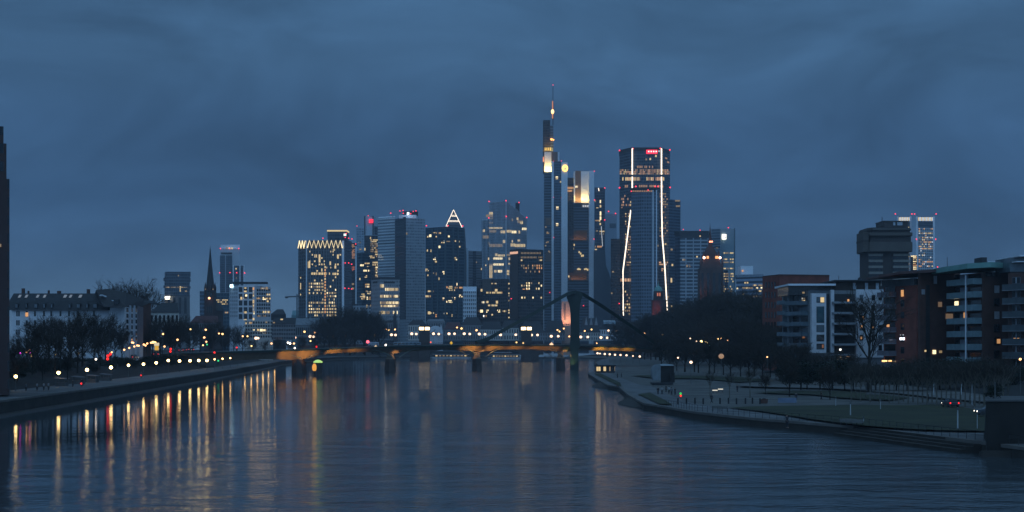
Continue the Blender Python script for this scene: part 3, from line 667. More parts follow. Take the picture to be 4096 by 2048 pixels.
# group of towers behind
t = Tower('office_tower','pale blue narrow tower with a single red light left of the red logo tower','office tower',[(1426,2500),(1458,2500)],25,CW)
t.body(912, facade('pale_blue_grid',(.3,.37,.44),(.15,.2,.26),4,4,.7,.6)); t.beacon([(1428,904)],2)
t.lit([(1432,968,1444,973,warm_d),(1436,995,1446,1000,warm_d)])
t = Tower('office_tower','tower with a glowing red square sign near its top and yellow lit floors below','office tower',[(1457,2300),(1495,2300),(1511,2310)],28,CW)
t.body(942, fg_brown); t.body(866, pale_blue, 942.4, 'upper_slab', grow=-.5); t.panel(1457,864,1461,940,slate,'frame',1.2,.1); t.panel(1490,864,1495,940,slate,'frame',1.2,.1); t.panel(1497,906,1511,940,fg_dark,'side_block',.6,.1)
t.panel(1476,877,1494,892,glow('red_sign_light',(1,.02,.05),1.6),'sign',1.2,1.4)
t.beacon([(1473,863)],2); t.lit([(1482,957,1511,970,warm_w),(1482,972,1494,1010,warm_d),(1497,972,1510,1012,warm_d),(1480,948,1484,956,warm_w),(1457,992,1462,1002,warm_w),(1500,1014,1512,1030,warm_w),(1490,1046,1512,1064,warm_w),(1500,1066,1512,1094,warm_b),(1500,1098,1512,1110,warm_w)])
t = Tower('office_tower','dark blue glass tower with scattered yellow lit floors in front of the red sign tower','office tower',[(1427,2010),(1450,2000),(1484,2012)],25,CW)
t.body(1010, fg_teal)
t.lit([(1476,1022,1498,1034),(1441,1056,1459,1067,warm_b),(1458,1050,1478,1058,warm_w),(1462,1064,1482,1068,warm_d),(1453,1078,1481,1088,warm_b),(1458,1100,1468,1112,warm_w),(1438,1112,1442,1120,warm_w),(1455,1134,1482,1142,warm_w),(1460,1142,1483,1152,warm_b),(1463,1162,1470,1168,warm_d),(1468,1164,1483,1178,warm_w),(1446,1174,1458,1180,warm_w),(1450,1182,1460,1190,warm_w),(1441,1185,1450,1188,warm_w),(1466,1186,1482,1200,warm_b),(1446,1190,1460,1200,warm_d)])
t = Tower('office_building','low pale hall block at the foot of the yellow lit blue glass tower','office building',[(1412,1720),(1484,1720)],25,CW); t.body(1222, facade('pale_low_grid',(.30,.33,.36),(.06,.07,.08),3.8,3.4,.55,.55)); t.lit([(1465,1218,1472,1232,warm_w),(1484-4,1218,1484,1226,warm_d)])
# silver twin tower
t = Tower('office_tower','pale silver slab of the twin towers with fine horizontal bands, left half','office tower',[(1511,2080),(1579,2060)],34,CW)
t.body(868, fg_pale); t.body(862, pale_slab, 868.4, 'parapet', grow=-6); t.beacon([(1563,853)])
t.field(1513,1018,1534,1040,6,5,.7,.5,.6,(glow('grey_white_window',(.9,.9,.8),.35),),4); t.mast(1571,862,868,.4)
t = Tower('office_tower','tallest silver twin tower half with a dark recessed side and equipment on its roof','office tower',[(1579,2040),(1625,2000),(1700,2010)],40,CW)
t.body(872, fg_silver); t.panel(1581,872,1624.5,1278,facade('dark_recess_wall',(.030,.038,.05),(.02,.026,.034),3.8,2.4,.7,.6),'dark_side',.5,.1)
Y = 2004; eq = MB(); eq.box(wx(1594,Y),wx(1664,Y),Y+6,Y+26,wz(872,Y)+.02,wz(858,Y)); eq.build('plant_room', pale_slab, t.o)
eq = MB(); eq.box(wx(1610,Y),wx(1668,Y),Y+8,Y+24,wz(858,Y)+.02,wz(843,Y)); eq.build('plant_room', slate, t.o)
t.panel(1616,849,1632,858,glow('blue_white_sign_light',(.7,.85,1),4),'sign',1,-5)
for x in (1600,1612,1640,1652,1664): t.mast(x,840,858,.35,10)
t.beacon([(1600,844),(1612,842),(1613,853),(1643,855),(1653,846),(1664,844)]); t.lit([(1625,930,1629,939,warm_d),(1655,866,1657,872,warm_d)])
t = Tower('office_building','grey mid rise office with rows of small lit windows below the silver towers','office building',[(1485,1720),(1520,1700),(1599,1705)],26,CW)
t.body(1118, facade('grey_office_grid',(.30,.315,.335),(.14,.15,.165),4.3,2.4,.6,.5,.3)); t.body(1107, slate, 1118.4, 'plant_room', grow=-4); t.panel(1492,1126,1510,1133,slate,'louvre',.3,.1); t.panel(1535,1126,1580,1133,slate,'louvre',.3,.1)
for y0,y1,a,b,n in ((1137,1150,1519,1538,5),(1152,1163,1540,1595,12),(1180,1190,1520,1596,15),(1206,1216,1520,1596,16),(1220,1228,1522,1594,12),(1244,1256,1518,1596,17)):
    r = random.Random(int(y0)); w = (b-a)/n
    t.lit([(a+i*w+w*.18,y0,a+i*w+w*.8,y1,r.choice((warm_d,warm_d,warm_w,warm_w,warm_b))) for i in range(n) if r.random() < .9])
t.done()

# dark teal tower and the pyramid tower behind
t = Tower('office_tower','tower behind whose top is a glowing outlined pyramid','office tower',[(1784,3000),(1846,3000)],30,CW)
t.body(906, fg_dark); Y = 3000; q = 30
A = Vector((wx(1813,Y),Y+15,wz(836,Y))); B = [Vector((wx(1784,Y),Y,wz(905,Y))),Vector((wx(1846,Y),Y,wz(905,Y))),Vector((wx(1846,Y),Y+q,wz(905,Y))),Vector((wx(1784,Y),Y+q,wz(905,Y)))]
m = MB(); m.v = [tuple(b+(A-b)*.06) for b in B]+[tuple(A-Vector((0,0,1.6)))]
for i in range(4): m.face((i,(i+1)%4,4))
m.build('pyramid', plain('pyramid_dark',(.05,.06,.08),.4), t.o)
for i in range(4): m = MB(); m.tube([B[i],A],[.6,.4],6); m.build('edge_light', line_w, t.o)
for f in (.28,.34,.60,.66):
    m = MB()
    for i in range(4): m.tube([B[i]+(A-B[i])*f, B[(i+1)%4]+(A-B[(i+1)%4])*f],[.38,.38],6)
    m.build('ring_light', line_w, t.o)
for f0 in (): m = MB(); m.tube([B[0].lerp(B[1],f0)+Vector((0,-.5,0)), A.lerp(B[0].lerp(B[1],f0),.12)],[.5,.4],6); m.build('rib_light', line_w, t.o)
t = Tower('office_tower','dark teal glass tower with scattered lit rooms in front of the glowing pyramid','office tower',[(1702,1900),(1782,1880),(1856,1900)],34,CW)
t.body(907, fg_teal); 
m = MB(); Yt = 1900; m.loft([[(wx(1855,Yt),Yt+.3,z0),(wx(x1,Yt),Yt+.3,z0),(wx(x1,Yt),Yt+30,z0),(wx(1855,Yt),Yt+30,z0)] for x1,z0 in ((1863,5),(1863,wz(1010,Yt)),(1856.5,wz(909,Yt)))]); m.build('tapered_side', fg_teal, t.o)
t.bars((1730,1752,1782,1812,1832),912,1270,plain('dark_teal_fin',(.05,.085,.105),.4),2.6); t.beacon([(1706,903),(1792,903),(1851,904)],2.8)
Wn = [(745,928,765,937),(730,928,742,934),(717,938,728,948,warm_b),(709,944,714,950),(743,944,752,949),(792,942,798,949,warm_b),(765,960,780,974,warm_b),(782,963,800,969,warm_d),(810,960,824,969),(825,962,842,972),(754,983,762,992,warm_b),(836,984,841,990),(708,998,712,1006),(723,998,729,1008),(733,1028,744,1041,warm_b),(740,1042,752,1052),(818,1028,828,1042,warm_b),(700+2,1074,720,1086),(743,1090,753,1102,warm_d),(770,1084,782,1099,warm_b),(752,1110,758,1120),(710,1098,714,1104),(730,1090,736,1096,warm_d),(778,1144,790,1155,orange_w),(792,1143,815,1156,warm_w),(796,1157,820,1165,warm_w),(818,1146,850,1156,orange_w),(826,1132,836,1142,warm_b),(712,1162,722,1168),(725,1163,735,1168,warm_d),(702,1180,728,1191,warm_w),(771,1190,780,1202,warm_b),(780,1202,792,1213,warm_b),(793,1200,806,1212,warm_b),(800,1206,815,1213,warm_w),(808,1188,821,1200,warm_b),(830,1178,852,1190,warm_b),(712,1246,722,1257,warm_w),(722,1248,736,1257,warm_w),(742,1256,752,1270,orange_w),(775,1250,790,1258),(806,1256,816,1268,warm_w),(842,1184,846,1190,warm_d)]
t.lit([(1000+r[0],r[1],1000+r[2],r[3],r[4] if len(r)>4 else warm_w) for r in Wn])
t = Tower('office_tower','thin light blue slab tower edge right of the dark teal tower','office tower',[(1862,2150),(1874,2150)],25,CW); t.body(996, pale_blue)
t = Tower('office_tower','plain grey tower with one dark vertical strip, between the teal tower and the glass tower','office tower',[(1874,2200),(1928,2210)],25,CW)
t.body(1003, facade('plain_grey_tower',(.2,.22,.25),(.12,.135,.155),3.6,30,1,.5)); t.panel(1891,1004,1904,1270,fg_dark,'dark_strip',.4,.1); t.lit([(1903,1046,1907,1052,warm_d)])
t = Tower('office_building','small white grid fronted building at the foot of the grey strip tower','office building',[(1852,1712),(1906,1712)],22,CW)
t.body(1165, facade('white_concrete_grid',(.6,.64,.68),(.05,.06,.07),4.4,2.05,.55,.6)); t.body(1146, pale_slab, 1165.3, 'roof_storey', grow=-2)

# tall glass tower with sloping right shoulder
t = Tower('office_tower','tall pale ribbed glass tower with a sloping right shoulder and many lit office floors','office tower',[(1927,2065),(2023,2040),(2108,2075)],36,CW)
m = MB(); P = t.plan(); Yr = t.yref
m.prism([P[0],P[1],P[4],P[5]], 3, 0, z1s=[wz(876,Yr),wz(876,Yr),wz(876,Yr),wz(876,Yr)]); m.build('body', fg_blue, t.o)
a, b = t.at(1956), t.at(2023)
m = MB(); m.prism([(a[0],a[1]-.05),(b[0],b[1]-.05),(b[0],b[1]+34),(a[0],a[1]+34)], wz(876,Yr)+.003, wz(806,Yr)); m.build('upper_body', fg_blue, t.o)
c_, d_, e_ = t.at(2024), t.at(2034), t.at(2107.5)
m = MB(); m.prism([(b[0]+.02,b[1]),(d_[0],d_[1]),(e_[0],e_[1]),(e_[0],e_[1]+34),(b[0]+.02,b[1]+34)], 3, 0, z1s=[wz(806,Yr),wz(808,Yr),wz(870,Yr),wz(870,Yr),wz(806,Yr)]); m.build('sloping_wing', fg_blue, t.o)
m = MB(); m.box(wx(2062,2090),wx(2078,2090),2090,2104,wz(850,2090),wz(811,2090)); m.build('lift_tower', slate, t.o)
ribs = plain('pale_rib',(.62,.68,.74),.4)
t.bars(steps(1956,2023,14),808,1116,ribs,.55); t.bars((2023.5,),806,1116,ribs,1.6,'corner_rib'); t.bars(steps(1928,1955,5),877,1116,ribs,.55)
for x in steps(2025,2107,18): t.bars((x,), 806+max(0,(x-2034))*.86+3, 1270, ribs, .5)
t.beacon([(1956,806),(2024,803),(2076,810),(1955,872),(2025,866),(2107,870)],2.8)
r_ = [(956,848,974,858,warm_w),(944,858,974,868,warm_d),(958,870,972,896,warm_d),(956,909,1010,915,warm_w),(957,920,985,930,warm_d),(1003,922,1022,933,warm_w),(1025,920,1045,930,warm_w),(1046,923,1066,933,warm_b),(1073,922,1080,934,warm_w),(1012,960,1028,972,warm_w),(1046,960,1052,970,warm_w),(932,942,955,954,warm_d),(957,976,1010,988,warm_d),(1042,974,1060,986,warm_w),(1060,976,1100,988,warm_w),(1045,874,1052,884,warm_d),(1066,870,1074,880,warm_w),(1068,882,1092,892,warm_d),(1080,886,1092,896,warm_w),(1087,911,1106,920,warm_b),(980,1014,990,1024,warm_w),(990,1018,1020,1026,warm_w),(952,1030,958,1040,warm_w),(974,1030,1011,1038,warm_b),(1024,1016,1040,1024,warm_d),(956,1056,972,1062,warm_d),(974,1054,1015,1062,warm_b),(964,1080,974,1092,warm_d),(976,1080,988,1090,warm_w),(991,1080,1009,1090,warm_b),(1026,1080,1036,1090,warm_w),(1026,1092,1036,1100,warm_w),(1032,1052,1042,1058,warm_w),(1034,1030,1040,1040,warm_w),(940,1058,946,1064,warm_d),(956,968,958,978,warm_d),(932,918,940,928,warm_d),(958,1062,970,1112,warm_d),(1070,958,1080,966,warm_d),(918+6,1072,928,1080,warm_w)]
lw = []
for a0,y0,a1,y1,mm in r_:
    n = max(1, int((a1-a0)/6)); lw += [(1000+a0+i*(a1-a0)/n+.6, y0, 1000+a0+(i+1)*(a1-a0)/n-.6, y1, mm) for i in range(n)]
t.lit(lw); t.done()
# brown blocks in front
t = Tower('office_building','dark brown glass block with lit rooms in front of the ribbed glass tower','office building',[(1905,1720),(2038,1700)],30,CW)
t.body(1117, fg_brown); t.panel(1930,1118,1967,1165,plain('grey_brown_panel',(.10,.085,.075),.8),'blank_panel',.4,.1)
q = [(1938,1130,1954,1138),(1966,1131,1992,1138),(1923,1156,1930,1166),(1980,1156,1990,1166),(1945,1166,2010,1176,warm_w),(1926,1204,1941,1215,warm_b),(1946,1204,1954,1212),(1984,1203,1992,1214),(1952,1217,1990,1227,warm_w),(1910,1242,1924,1248,warm_d),(1921,1239,1932,1250,warm_b),(1945,1238,1955,1252,warm_b),(1989,1238,2001,1251,warm_b),(1933,1259,1947,1270,glow('white_window',(1,.95,.85),2.4)),(1966,1256,1972,1262),(2010,1240,2026,1250,warm_d)]
t.lit(q); t.field(2033,1120,2039,1275,1,16,.7,.8,.6,(warm_d,warm_w),3); t.beacon([(2045,1195)])
t = Tower('office_tower','dark brown tower with an orange lit top edge and regular rows of small lit windows','office tower',[(2040,1800),(2075,1785),(2174,1800)],30,CW)
t.body(996, fg_brown); t.panel(2041,1003,2074,1278,plain('brown_granite',(.085,.060,.052),.7),'granite_side',.4,.1); t.panel(2042,1007,2074,1016,glow('peach_light',(1,.55,.35),.9),'lit_band',.5,.6)
for y0,n,p_ in ((1012,15,.95),(1029,15,.9),(1062,10,.8),(1072,10,.75),(1086,10,.7),(1132,9,.5),(1142,9,.7),(1154,9,.5),(1190,8,.6),(1248,7,.4)):
    r = random.Random(int(y0)); w = 88/n
    t.lit([(2082+i*w+w*.3,y0-3,2082+i*w+w*.72,y0+4,(r.choice((warm_d,warm_d,orange_w)) if 1050 < y0 < 1095 else (warm_d if y0 < 1040 else r.choice((warm_w,warm_d,warm_b))))) for i in range(n) if r.random() < p_])
t.lit([(2154,1037,2168,1045,warm_w),(2083,1038,2089,1044,warm_w),(2090,1154,2116,1160,orange_w)]); t.done()
def uplight(t, sx0, sx1, sy, col, energy, back=-6.0, aim=-.12, Y=None, hgt=0.0):
    """strip of real floodlights on a ledge, washing the wall above it"""
    Y = (Y or t.yref)+back; a, b = wx(sx0,Y), wx(sx1,Y); z = wz(sy,Y)+hgt
    f = thing('floodlight', None, None, (0,0,0)); f.parent = t.o; f.location = Vector(((a+b)/2,Y,z))-base(t.o)
    MB().box(a+.3,b-.3,Y-.4,Y+.4,z-.6,z-.2).build('lamp_housing', black, f)
    l = bpy.data.lights.new('flood_beam','AREA'); l.shape = 'RECTANGLE'; l.size = b-a; l.size_y = .8; l.energy = energy; l.color = col; l.spread = math.radians(150)
    o = bpy.data.objects.new('flood_beam', l); C.objects.link(o); o.parent = f; o.rotation_euler = Vector((0,-aim,1)).to_track_quat('-Z','Y').to_euler()
YL = (1, .64, .14)
# the tallest tower, with antenna and stepped lit sky terraces
t = Tower('office_tower','tallest tower with a red lit antenna and yellow floodlit terraces near its top','office tower',[(2177,2150),(2271,2150)],46,CW)
Y = 2150; o = t.o
def blk(name, x0, x1, yt, yb, dy0, dy1, mat, par=None):
    m = MB(); m.box(wx(x0,Y),wx(x1,Y),Y+dy0,Y+dy1,(wz(yb,Y) if yb < 1290 else 3),wz(yt,Y)); return m.build(name, mat, par or o)
cb_dark = facade('slate_curtain_wall', (.11,.135,.17), (.045,.06,.08), 3.9, 40, 1, .55, .2)
blk('shaft',2177,2206,688,1300,2,30,cb_dark); blk('upper_shaft',2173,2201,478,687.5,6,28,fg_brown); blk('upper_step',2201.2,2214,500,606,6.5,24,cb_dark); blk('stair_core',2201.2,2217,606.5,687,6.6,26,fg_brown)
blk('pale_panel',2178,2206,606,687.6,5.2,5.9,pale_slab); blk('brown_panel',2207,2231,606,645,4,26,plain('tan_panel',(.20,.135,.10),.7))
blk('corner_column',2206.2,2215,645.4,1300,-2,8,pale_slab); blk('glass_strip',2215.2,2245,645,1300,1,30,fg_blue); blk('corner_column',2245.2,2270,650,1300,-3,12,pale_slab); blk('parapet_block',2231.2,2238,606,644.8,6,20,pale_slab)
t.mast(2212,345,500,.55,10); t.mast(2212,410,478,1.1,10,'antenna_base')
MB().tube([(wx(2211,Y),Y+9,wz(470,Y)),(wx(2211,Y),Y+9,wz(400,Y))],[.9,.7],6).build('antenna_light', glow('antenna_orange_light',(1,.35,.15),.7), o)
MB().ball((wx(2211,Y),Y+8,wz(443,Y)),2.0,8,6,1.6).build('antenna_lamp', glow('antenna_yellow_lamp',(1,.62,.2),4), o)
t.beacon([(2212,340),(2211,453),(2214,645),(2246,644),(2214,790),(2246,790),(2215,950),(2247,950)],2.0)
uplight(t,2178,2206,688,YL,9000,2.0,-.1); uplight(t,2178,2212,606.5,YL,5000,2.5,-.1)
MB().ball((wx(2206,Y),Y+3,wz(556,Y)),1.6,8,6).build('terrace_lamp', glow('terrace_orange_lamp',(1,.4,.1),3), o); MB().ball((wx(2214,Y),Y+3,wz(558,Y)),1.2,8,6).build('terrace_lamp', glow('terrace_orange_lamp',(1,.4,.1),3), o)
for k in range(4): MB().box(wx(2179+k*7,Y),wx(2183+k*7,Y),Y+5,Y+5.15,wz(600,Y),wz(588,Y)).build('lit_window', glow('yellow_terrace_light',(1,.6,.1),1.0), o)
# ring emblem on the column
m = MB(); cxw, czw = wx(2260,Y), wz(674,Y); P = [(cxw+3.2*math.cos(a),Y-3.8,czw+3.8*math.sin(a)) for a in [k*math.pi/8 for k in range(17)]]; m.tube(P,[.95]*17,6); m.build('round_sign', glow('yellow_ring_light',(1,.55,.12),3.5), o)
m = MB(); m.bar((cxw-1.2,Y-3.7,czw+.2),(cxw+1,Y-3.7,czw+2.2),1.0); m.build('round_sign', glow('yellow_ring_light',(1,.55,.12),3.5), o)
MB().box(wx(2172,Y),wx(2175.5,Y),Y+1,Y+5,wz(646,Y),wz(628,Y)).build('round_sign', glow('orange_side_sign_light',(1,.3,.1),1.5), o)
def wl(x0,y0,x1,y1,mat,dy): MB().box(wx(x0,Y),wx(x1,Y),Y+dy-.3,Y+dy-.05,wz(y1,Y),wz(y0,Y)).build('lit_window', mat, o)
for x,y in ((2223,705),(2225,826),(2224,892)):
    for a in (0,5):
        for b in (0,7): wl(x+a,y+b,x+a+4,y+b+5,warm_w if b else warm_b,1)
for x,y in ((2240,724),(2181,905),(2187,926),(2192,930),(2184,967),(2193,1002),(2196,1007),(2190,965),(2186,930),(2180,980)): wl(x,y,x+5,y+5,warm_d,2) if x < 2206 else wl(x,y,x+4,y+6,warm_w,1)
tan = plain('tan_panel',(.20,.135,.10),.7)
for y0,y1 in ((870,900),(1010,1046)): blk('sky_garden',2182,2205,y0,y1,1.6,1.95,tan)
# the lower half of the same tower complex
blk('east_body',2272,2357,812,1300,14,50,cb_dark); blk('east_dark_body',2271.2,2296,707,1090,12.5,30,fg_brown)
blk('pale_tower',2296.2,2357,682,811,10,30,pale_slab); blk('tan_strip',2302,2325,680,808,9.5,9.95,tan); blk('corner_column',2357.2,2377,682,1300,4,20,pale_slab)
t.panel(0,0,1,1,black) if False else None
uplight(t,2297,2356,812,(1,.66,.20),8500,4.5,-.13)
for x0,x1,y in ((2271,2296,748),(2271,2294,760),(2302,2316,744)):
    n = int((x1-x0)/5)
    for i in range(n): wl(x0+i*5+.5,y-4,x0+i*5+4,y+4,orange_w if x0 < 2300 else warm_b,12.4 if x0 < 2300 else 9.4)
for y0,y1 in ((918,962),(1078,1122)):
    blk('sky_garden',2276,2350,y0,y1,13.2,13.9,plain('warm_brown_garden_wall',(.16,.095,.055),.8)); uplight(t,2280,2346,y1,(1,.55,.25),500,10.5,-.15)
for x,y in ((2278,972),(2284,974),(2292,972),(2296,973),(2278,988),(2286,990),(2292,988),(2308,940),(2320,941),(2316,1002),(2322,1008),(2326,1017),(2332,1016),(2310,1072),(2315,1070),(2320,1073),(2338,1072),(2344,1070),(2350,1073),(2274,1100),(2300,1162),(2322,1176)): wl(x,y,x+5,y+8,warm_w,14 if y<1078 or y>1122 else 13)
for i in range(9): wl(2330+i*3,816,2332+i*3,825,cool_w if i%3 else warm_d,14)
t.beacon([(2377,685),(2376,956),(2199,1170),(2334,1223)],2.2)
# pinkish floodlit entrance building between the columns
t = Tower('lit_building','narrow salmon pink floodlit building front left of the green pylon','building',[(2246,1700),(2282,1700)],22,OR_); t.body(1206, plain('pink_plaster',(.55,.34,.26),.8,var=.1)); t.panel(2256,1215,2263,1280,plain('grey_curtain',(.22,.16,.15),.8),'window_strip',.3,.1); uplight(t,2248,2281,1296,(1,.55,.33),3000,-8,-.6)

t = Tower('office_tower','dark tower with a bright vertical line of lit rooms right of the pale columned tower','office tower',[(2378,2080),(2420,2080)],30,CW)
t.body(750, fg_dark)
m = MB(); Yd = 2079; m.loft([[(wx(2379,Yd),Yd-1,z),(wx(x,Yd),Yd-1,z),(wx(x,Yd),Yd+28,z),(wx(2379,Yd),Yd+28,z)] for x,z in ((2446,3),(2444,wz(1120,Yd)),(2436,wz(1092,Yd)),(2424,wz(1064,Yd)),(2420,wz(1000,Yd)))]); m.build('flared_base', fg_dark, t.o)
t.tub([(2394,752),(2396,764)],line_w,.5); 
t.lit([(2399,800,2404,812,warm_b),(2399,820,2405,830),(2380,829,2398,834,warm_w),(2399,846,2405,862,warm_b),(2399,866,2405,880,warm_b),(2379,879,2394,886,warm_w),(2395,880,2401,886,warm_w),(2398,892,2404,900),(2380,920,2392,928,warm_d),(2398,922,2418,930),(2398,932,2416,940,warm_d),(2379,982,2412,992,orange_w),(2379,996,2388,1006,warm_w),(2394,1010,2400,1020),(2404,1012,2412,1020),(2392,1022,2398,1032),(2386,1034,2392,1060),(2378,802,2384,808,warm_d),(2414,1096,2420,1106)])
t.lit([(2386+i*6,1120,2390+i*6,1130,orange_w if i%3 else warm_w) for i in range(9)]); t.lit([(2430,1160,2448,1172,warm_w),(2410,1184,2428,1194,warm_d),(2384,1205,2394,1218,orange_w),(2352+28,1198,2392,1206,warm_d)])
t.tub([(2405,905),(2410,985)],cool_w,.35,'facade_light_line'); t.tub([(2412,1020),(2417,1070)],cool_w,.35,'facade_light_line'); t.beacon([(2419,752),(2378,800),(2419,880)],2.6)
t = Tower('office_tower','plain blue grey slab tower with two red lights left of the light lined tower','office tower',[(2420,2300),(2467,2300)],28,CW)
t.body(856, plain('blue_grey_slab',(.26,.32,.39),.6,var=.08,scale=.05)); t.panel(2438,894,2464,912,plain('darker_panel',(.09,.12,.15),.5),'sign_panel',.4,.1); t.beacon([(2434,846),(2462,854)],2.8)
t = Tower('office_tower','low dark brown tower standing in front of the pale blue grey slab tower','office tower',[(2443,1980),(2481,1980)],26,CW); t.body(955, fg_brown); t.lit([(2430+18,1084,2456,1090,warm_d),(2444,1170,2450,1176,warm_d)]); t.beacon([(2477,1214)],2.6)

# big tower with white light lines
t = Tower('office_tower','broad dark tower edged by two white light lines with a red sign on top','office tower',[(2478,2040),(2529,2012),(2646,2012),(2680,2040)],44,CW)
t.body(606, fg_dark); t.body(586, slate, 606.4, 'roof_screen', grow=-9)
sn = MB(); Y = 2008
for k in range(5): pass
t.panel(2584,600,2630,615,glow('red_letter_light',(1,.02,.05),2.2),'sign',.9,.4)
for k in range(4): t.panel(2592+k*10,604,2597+k*10,609,glow('pink_letter_light',(1,.6,.55),3),'sign_letter',.3,1.4)
for k in range(2): t.panel(2633+k*4,602,2636+k*4,608,cool_w,'sign_letter',.3,.5)
t.tub([(2529,594),(2529,698)],line_w,.8,off=3); t.tub([(2529,707),(2529,768)],line_w,.8,off=3); t.tub([(2646,594),(2646,698)],line_w,.8,off=3)
pinkw = glow('peach_window',(1,.56,.32),.75); pinkd = glow('dim_peach_window',(1,.55,.30),.36)
r = random.Random(4)
t.lit([(2480+i*5.1,677,2480+i*5.1+3.6,699,r.choice((pinkw,pinkw,pinkd,warm_w))) for i in range(39)])
t.lit([(2490+i*6,709,2494+i*6,722,r.choice((pinkw,warm_w,pinkd))) for i in range(30) if r.random() < .62 and not 12 <= i <= 14])
t.lit([(2500+i*7,740,2505+i*7,750,pinkd) for i in range(22) if r.random() < .45])
t.lit([(2536+i*6,663,2540+i*6,672,pinkd) for i in range(17) if r.random() < .4]); t.lit([(2620,620,2627,628,warm_w),(2582,634,2588,641,warm_d),(2598,632,2604,640,warm_w),(2660,630,2668,636,pinkd),(2668,646,2676,652,pinkd)])
t.lit([(2486+i*6,780+j*12,2490+i*6,788+j*12,r.choice((pinkd,pinkd,pinkw))) for i in range(7) for j in range(6) if r.random() < .3])
t.done(); t.beacon([(2478,602),(2531,595),(2641,594),(2679,600),(2478,751),(2680,750),(2543,746),(2620,746),(2631,746)],3.4)
t = Tower('office_tower','dark tower section with warm lit floors between the left light line and the front tower','office tower',[(2478,1985),(2540,1975)],24,CW)
t.body(830, fg_brown); t.tub([(2523,840),(2508,959),(2492,1083),(2493,1242)],line_w,.8,off=4); t.tub([(2493,1246),(2494,1262)],line_w,.6,off=4)
t.field(2500,850,2524,1075,4,22,.42,.7,.5,(pinkd,pinkd,warm_w),12); t.lit([(2482+i*6,1114,2487+i*6,1126,pinkw if i%2 else pinkd) for i in range(8)]); t.field(2498,1160,2536,1262,5,8,.5,.6,.5,(pinkd,warm_d,warm_w),13); t.done()
t = Tower('office_tower','slate blue grid fronted tower standing before the light lined tower','office tower',[(2524,1910),(2566,1900),(2626,1900),(2634,1912)],30,CW)
fs = facade('slate_grid_wall',(.14,.17,.215),(.045,.06,.085),4.2,3.1,.66,.6,.2)
t.body(768, fs); t.body(748, fg_brown, 768.3, 'plant_storey', grow=-2); t.bars((2612,2626),760,1270,pale_slab,1.2); t.lit([(2530+i*9,762+0,2537+i*9,767,pinkd) for i in range(9)],None,'roof_light'); t.beacon([(2525,765),(2592,760)],2.6)
t.lit([(2633-4,980,2633,986,warm_d)])
t = Tower('office_tower','dark blue tower right of the light lined tower with lit top floors','office tower',[(2634,1960),(2676,1950),(2722,1965)],30,CW)
t.body(797, facade('navy_curtain_wall',(.075,.10,.14),(.03,.043,.065),3.8,2.2,.75,.55,.14))
t.lit([(2700+i*5,800,2704+i*5,806,warm_d) for i in range(4)]); t.lit([(2703,820,2720,830,warm_d),(2630+6,1046,2672,1062,pinkw),(2646,1072,2660,1086,pinkw),(2686,1056,2692,1064,warm_w),(2682,1112,2688,1130,warm_w),(2682,994,2690,1002,warm_d),(2656,972,2668,982,warm_d),(2684,1222,2690,1230,warm_w),(2682,1242,2692,1250,warm_w),(2660,1184,2682,1192,pinkd)]); t.tub([(2646,707),(2647,850),(2649,947),(2659,1064),(2669,1242)],line_w,.8,off=4); t.tub([(2669,1246),(2670,1258)],line_w,.6,off=4); t.field(2638,770,2672,960,5,18,.35,.7,.5,(pinkd,pinkd,warm_d),15); t.done()
# red floodlit church tower with a green dome
Y = 1450
q = thing('church','red floodlit church tower with a small pale green dome below the right light line','church',(wx(2640,Y),Y,GZ))
m = MB(); m.box(wx(2610,Y),wx(2666,Y),Y,Y+13,3,wz(1203,Y)); lo = m.build('tower', fch, q)
m = MB(); cx, cy = wx(2636,Y), Y+7; m.loft([[(cx+r_*math.cos(k*math.pi/4+.39),cy+r_*math.sin(k*math.pi/4+.39),z) for k in range(8)] for r_,z in ((5.2,wz(1203,Y)+.01),(4.8,wz(1164,Y)))]); m.build('belfry', fch, q)
MB().lathe(cx,cy,[(3.9,wz(1163.8,Y)),(3.7,wz(1156,Y)),(2.6,wz(1148,Y)),(.9,wz(1143,Y)),(.4,wz(1136,Y)),(.05,wz(1120,Y))],12).build('dome', copper, q)
for a in (2629,2638): MB().box(wx(a,Y),wx(a+5,Y),cy-5.3,cy-4.9,wz(1184,Y),wz(1171,Y)).build('belfry_opening', glow('salmon_window',(1,.30,.16),.55), q)
for a,b_ in ((2616,2622),(2640,2650)): MB().box(wx(a,Y),wx(b_,Y),Y-.2,Y-.02,wz(1252,Y),wz(1216,Y)).build('window', slate, q)
MB().box(wx(2607,Y),wx(2669,Y),Y-.6,Y+13.6,wz(1203,Y)+.01,wz(1200,Y)).build('cornice', fch, q)
l = bpy.data.lights.new('flood_beam','SPOT'); l.energy = 17000; l.color = (1,.16,.09); l.spot_size = .75; l.spot_blend = .8
f = thing('floodlight',None,None,(0,0,0)); f.parent = q; f.location = Vector((wx(2612,Y),Y-14,wz(1292,Y)))-base(q); MB().box(wx(2612,Y)-.5,wx(2612,Y)+.5,Y-14.5,Y-13.5,wz(1292,Y)-1.2,wz(1292,Y)-.6).build('lamp_housing', black, f)
ol = bpy.data.objects.new('flood_beam', l); C.objects.link(ol); ol.parent = f; ol.rotation_euler = Vector((2.2,14,12)).to_track_quat('-Z','Y').to_euler()

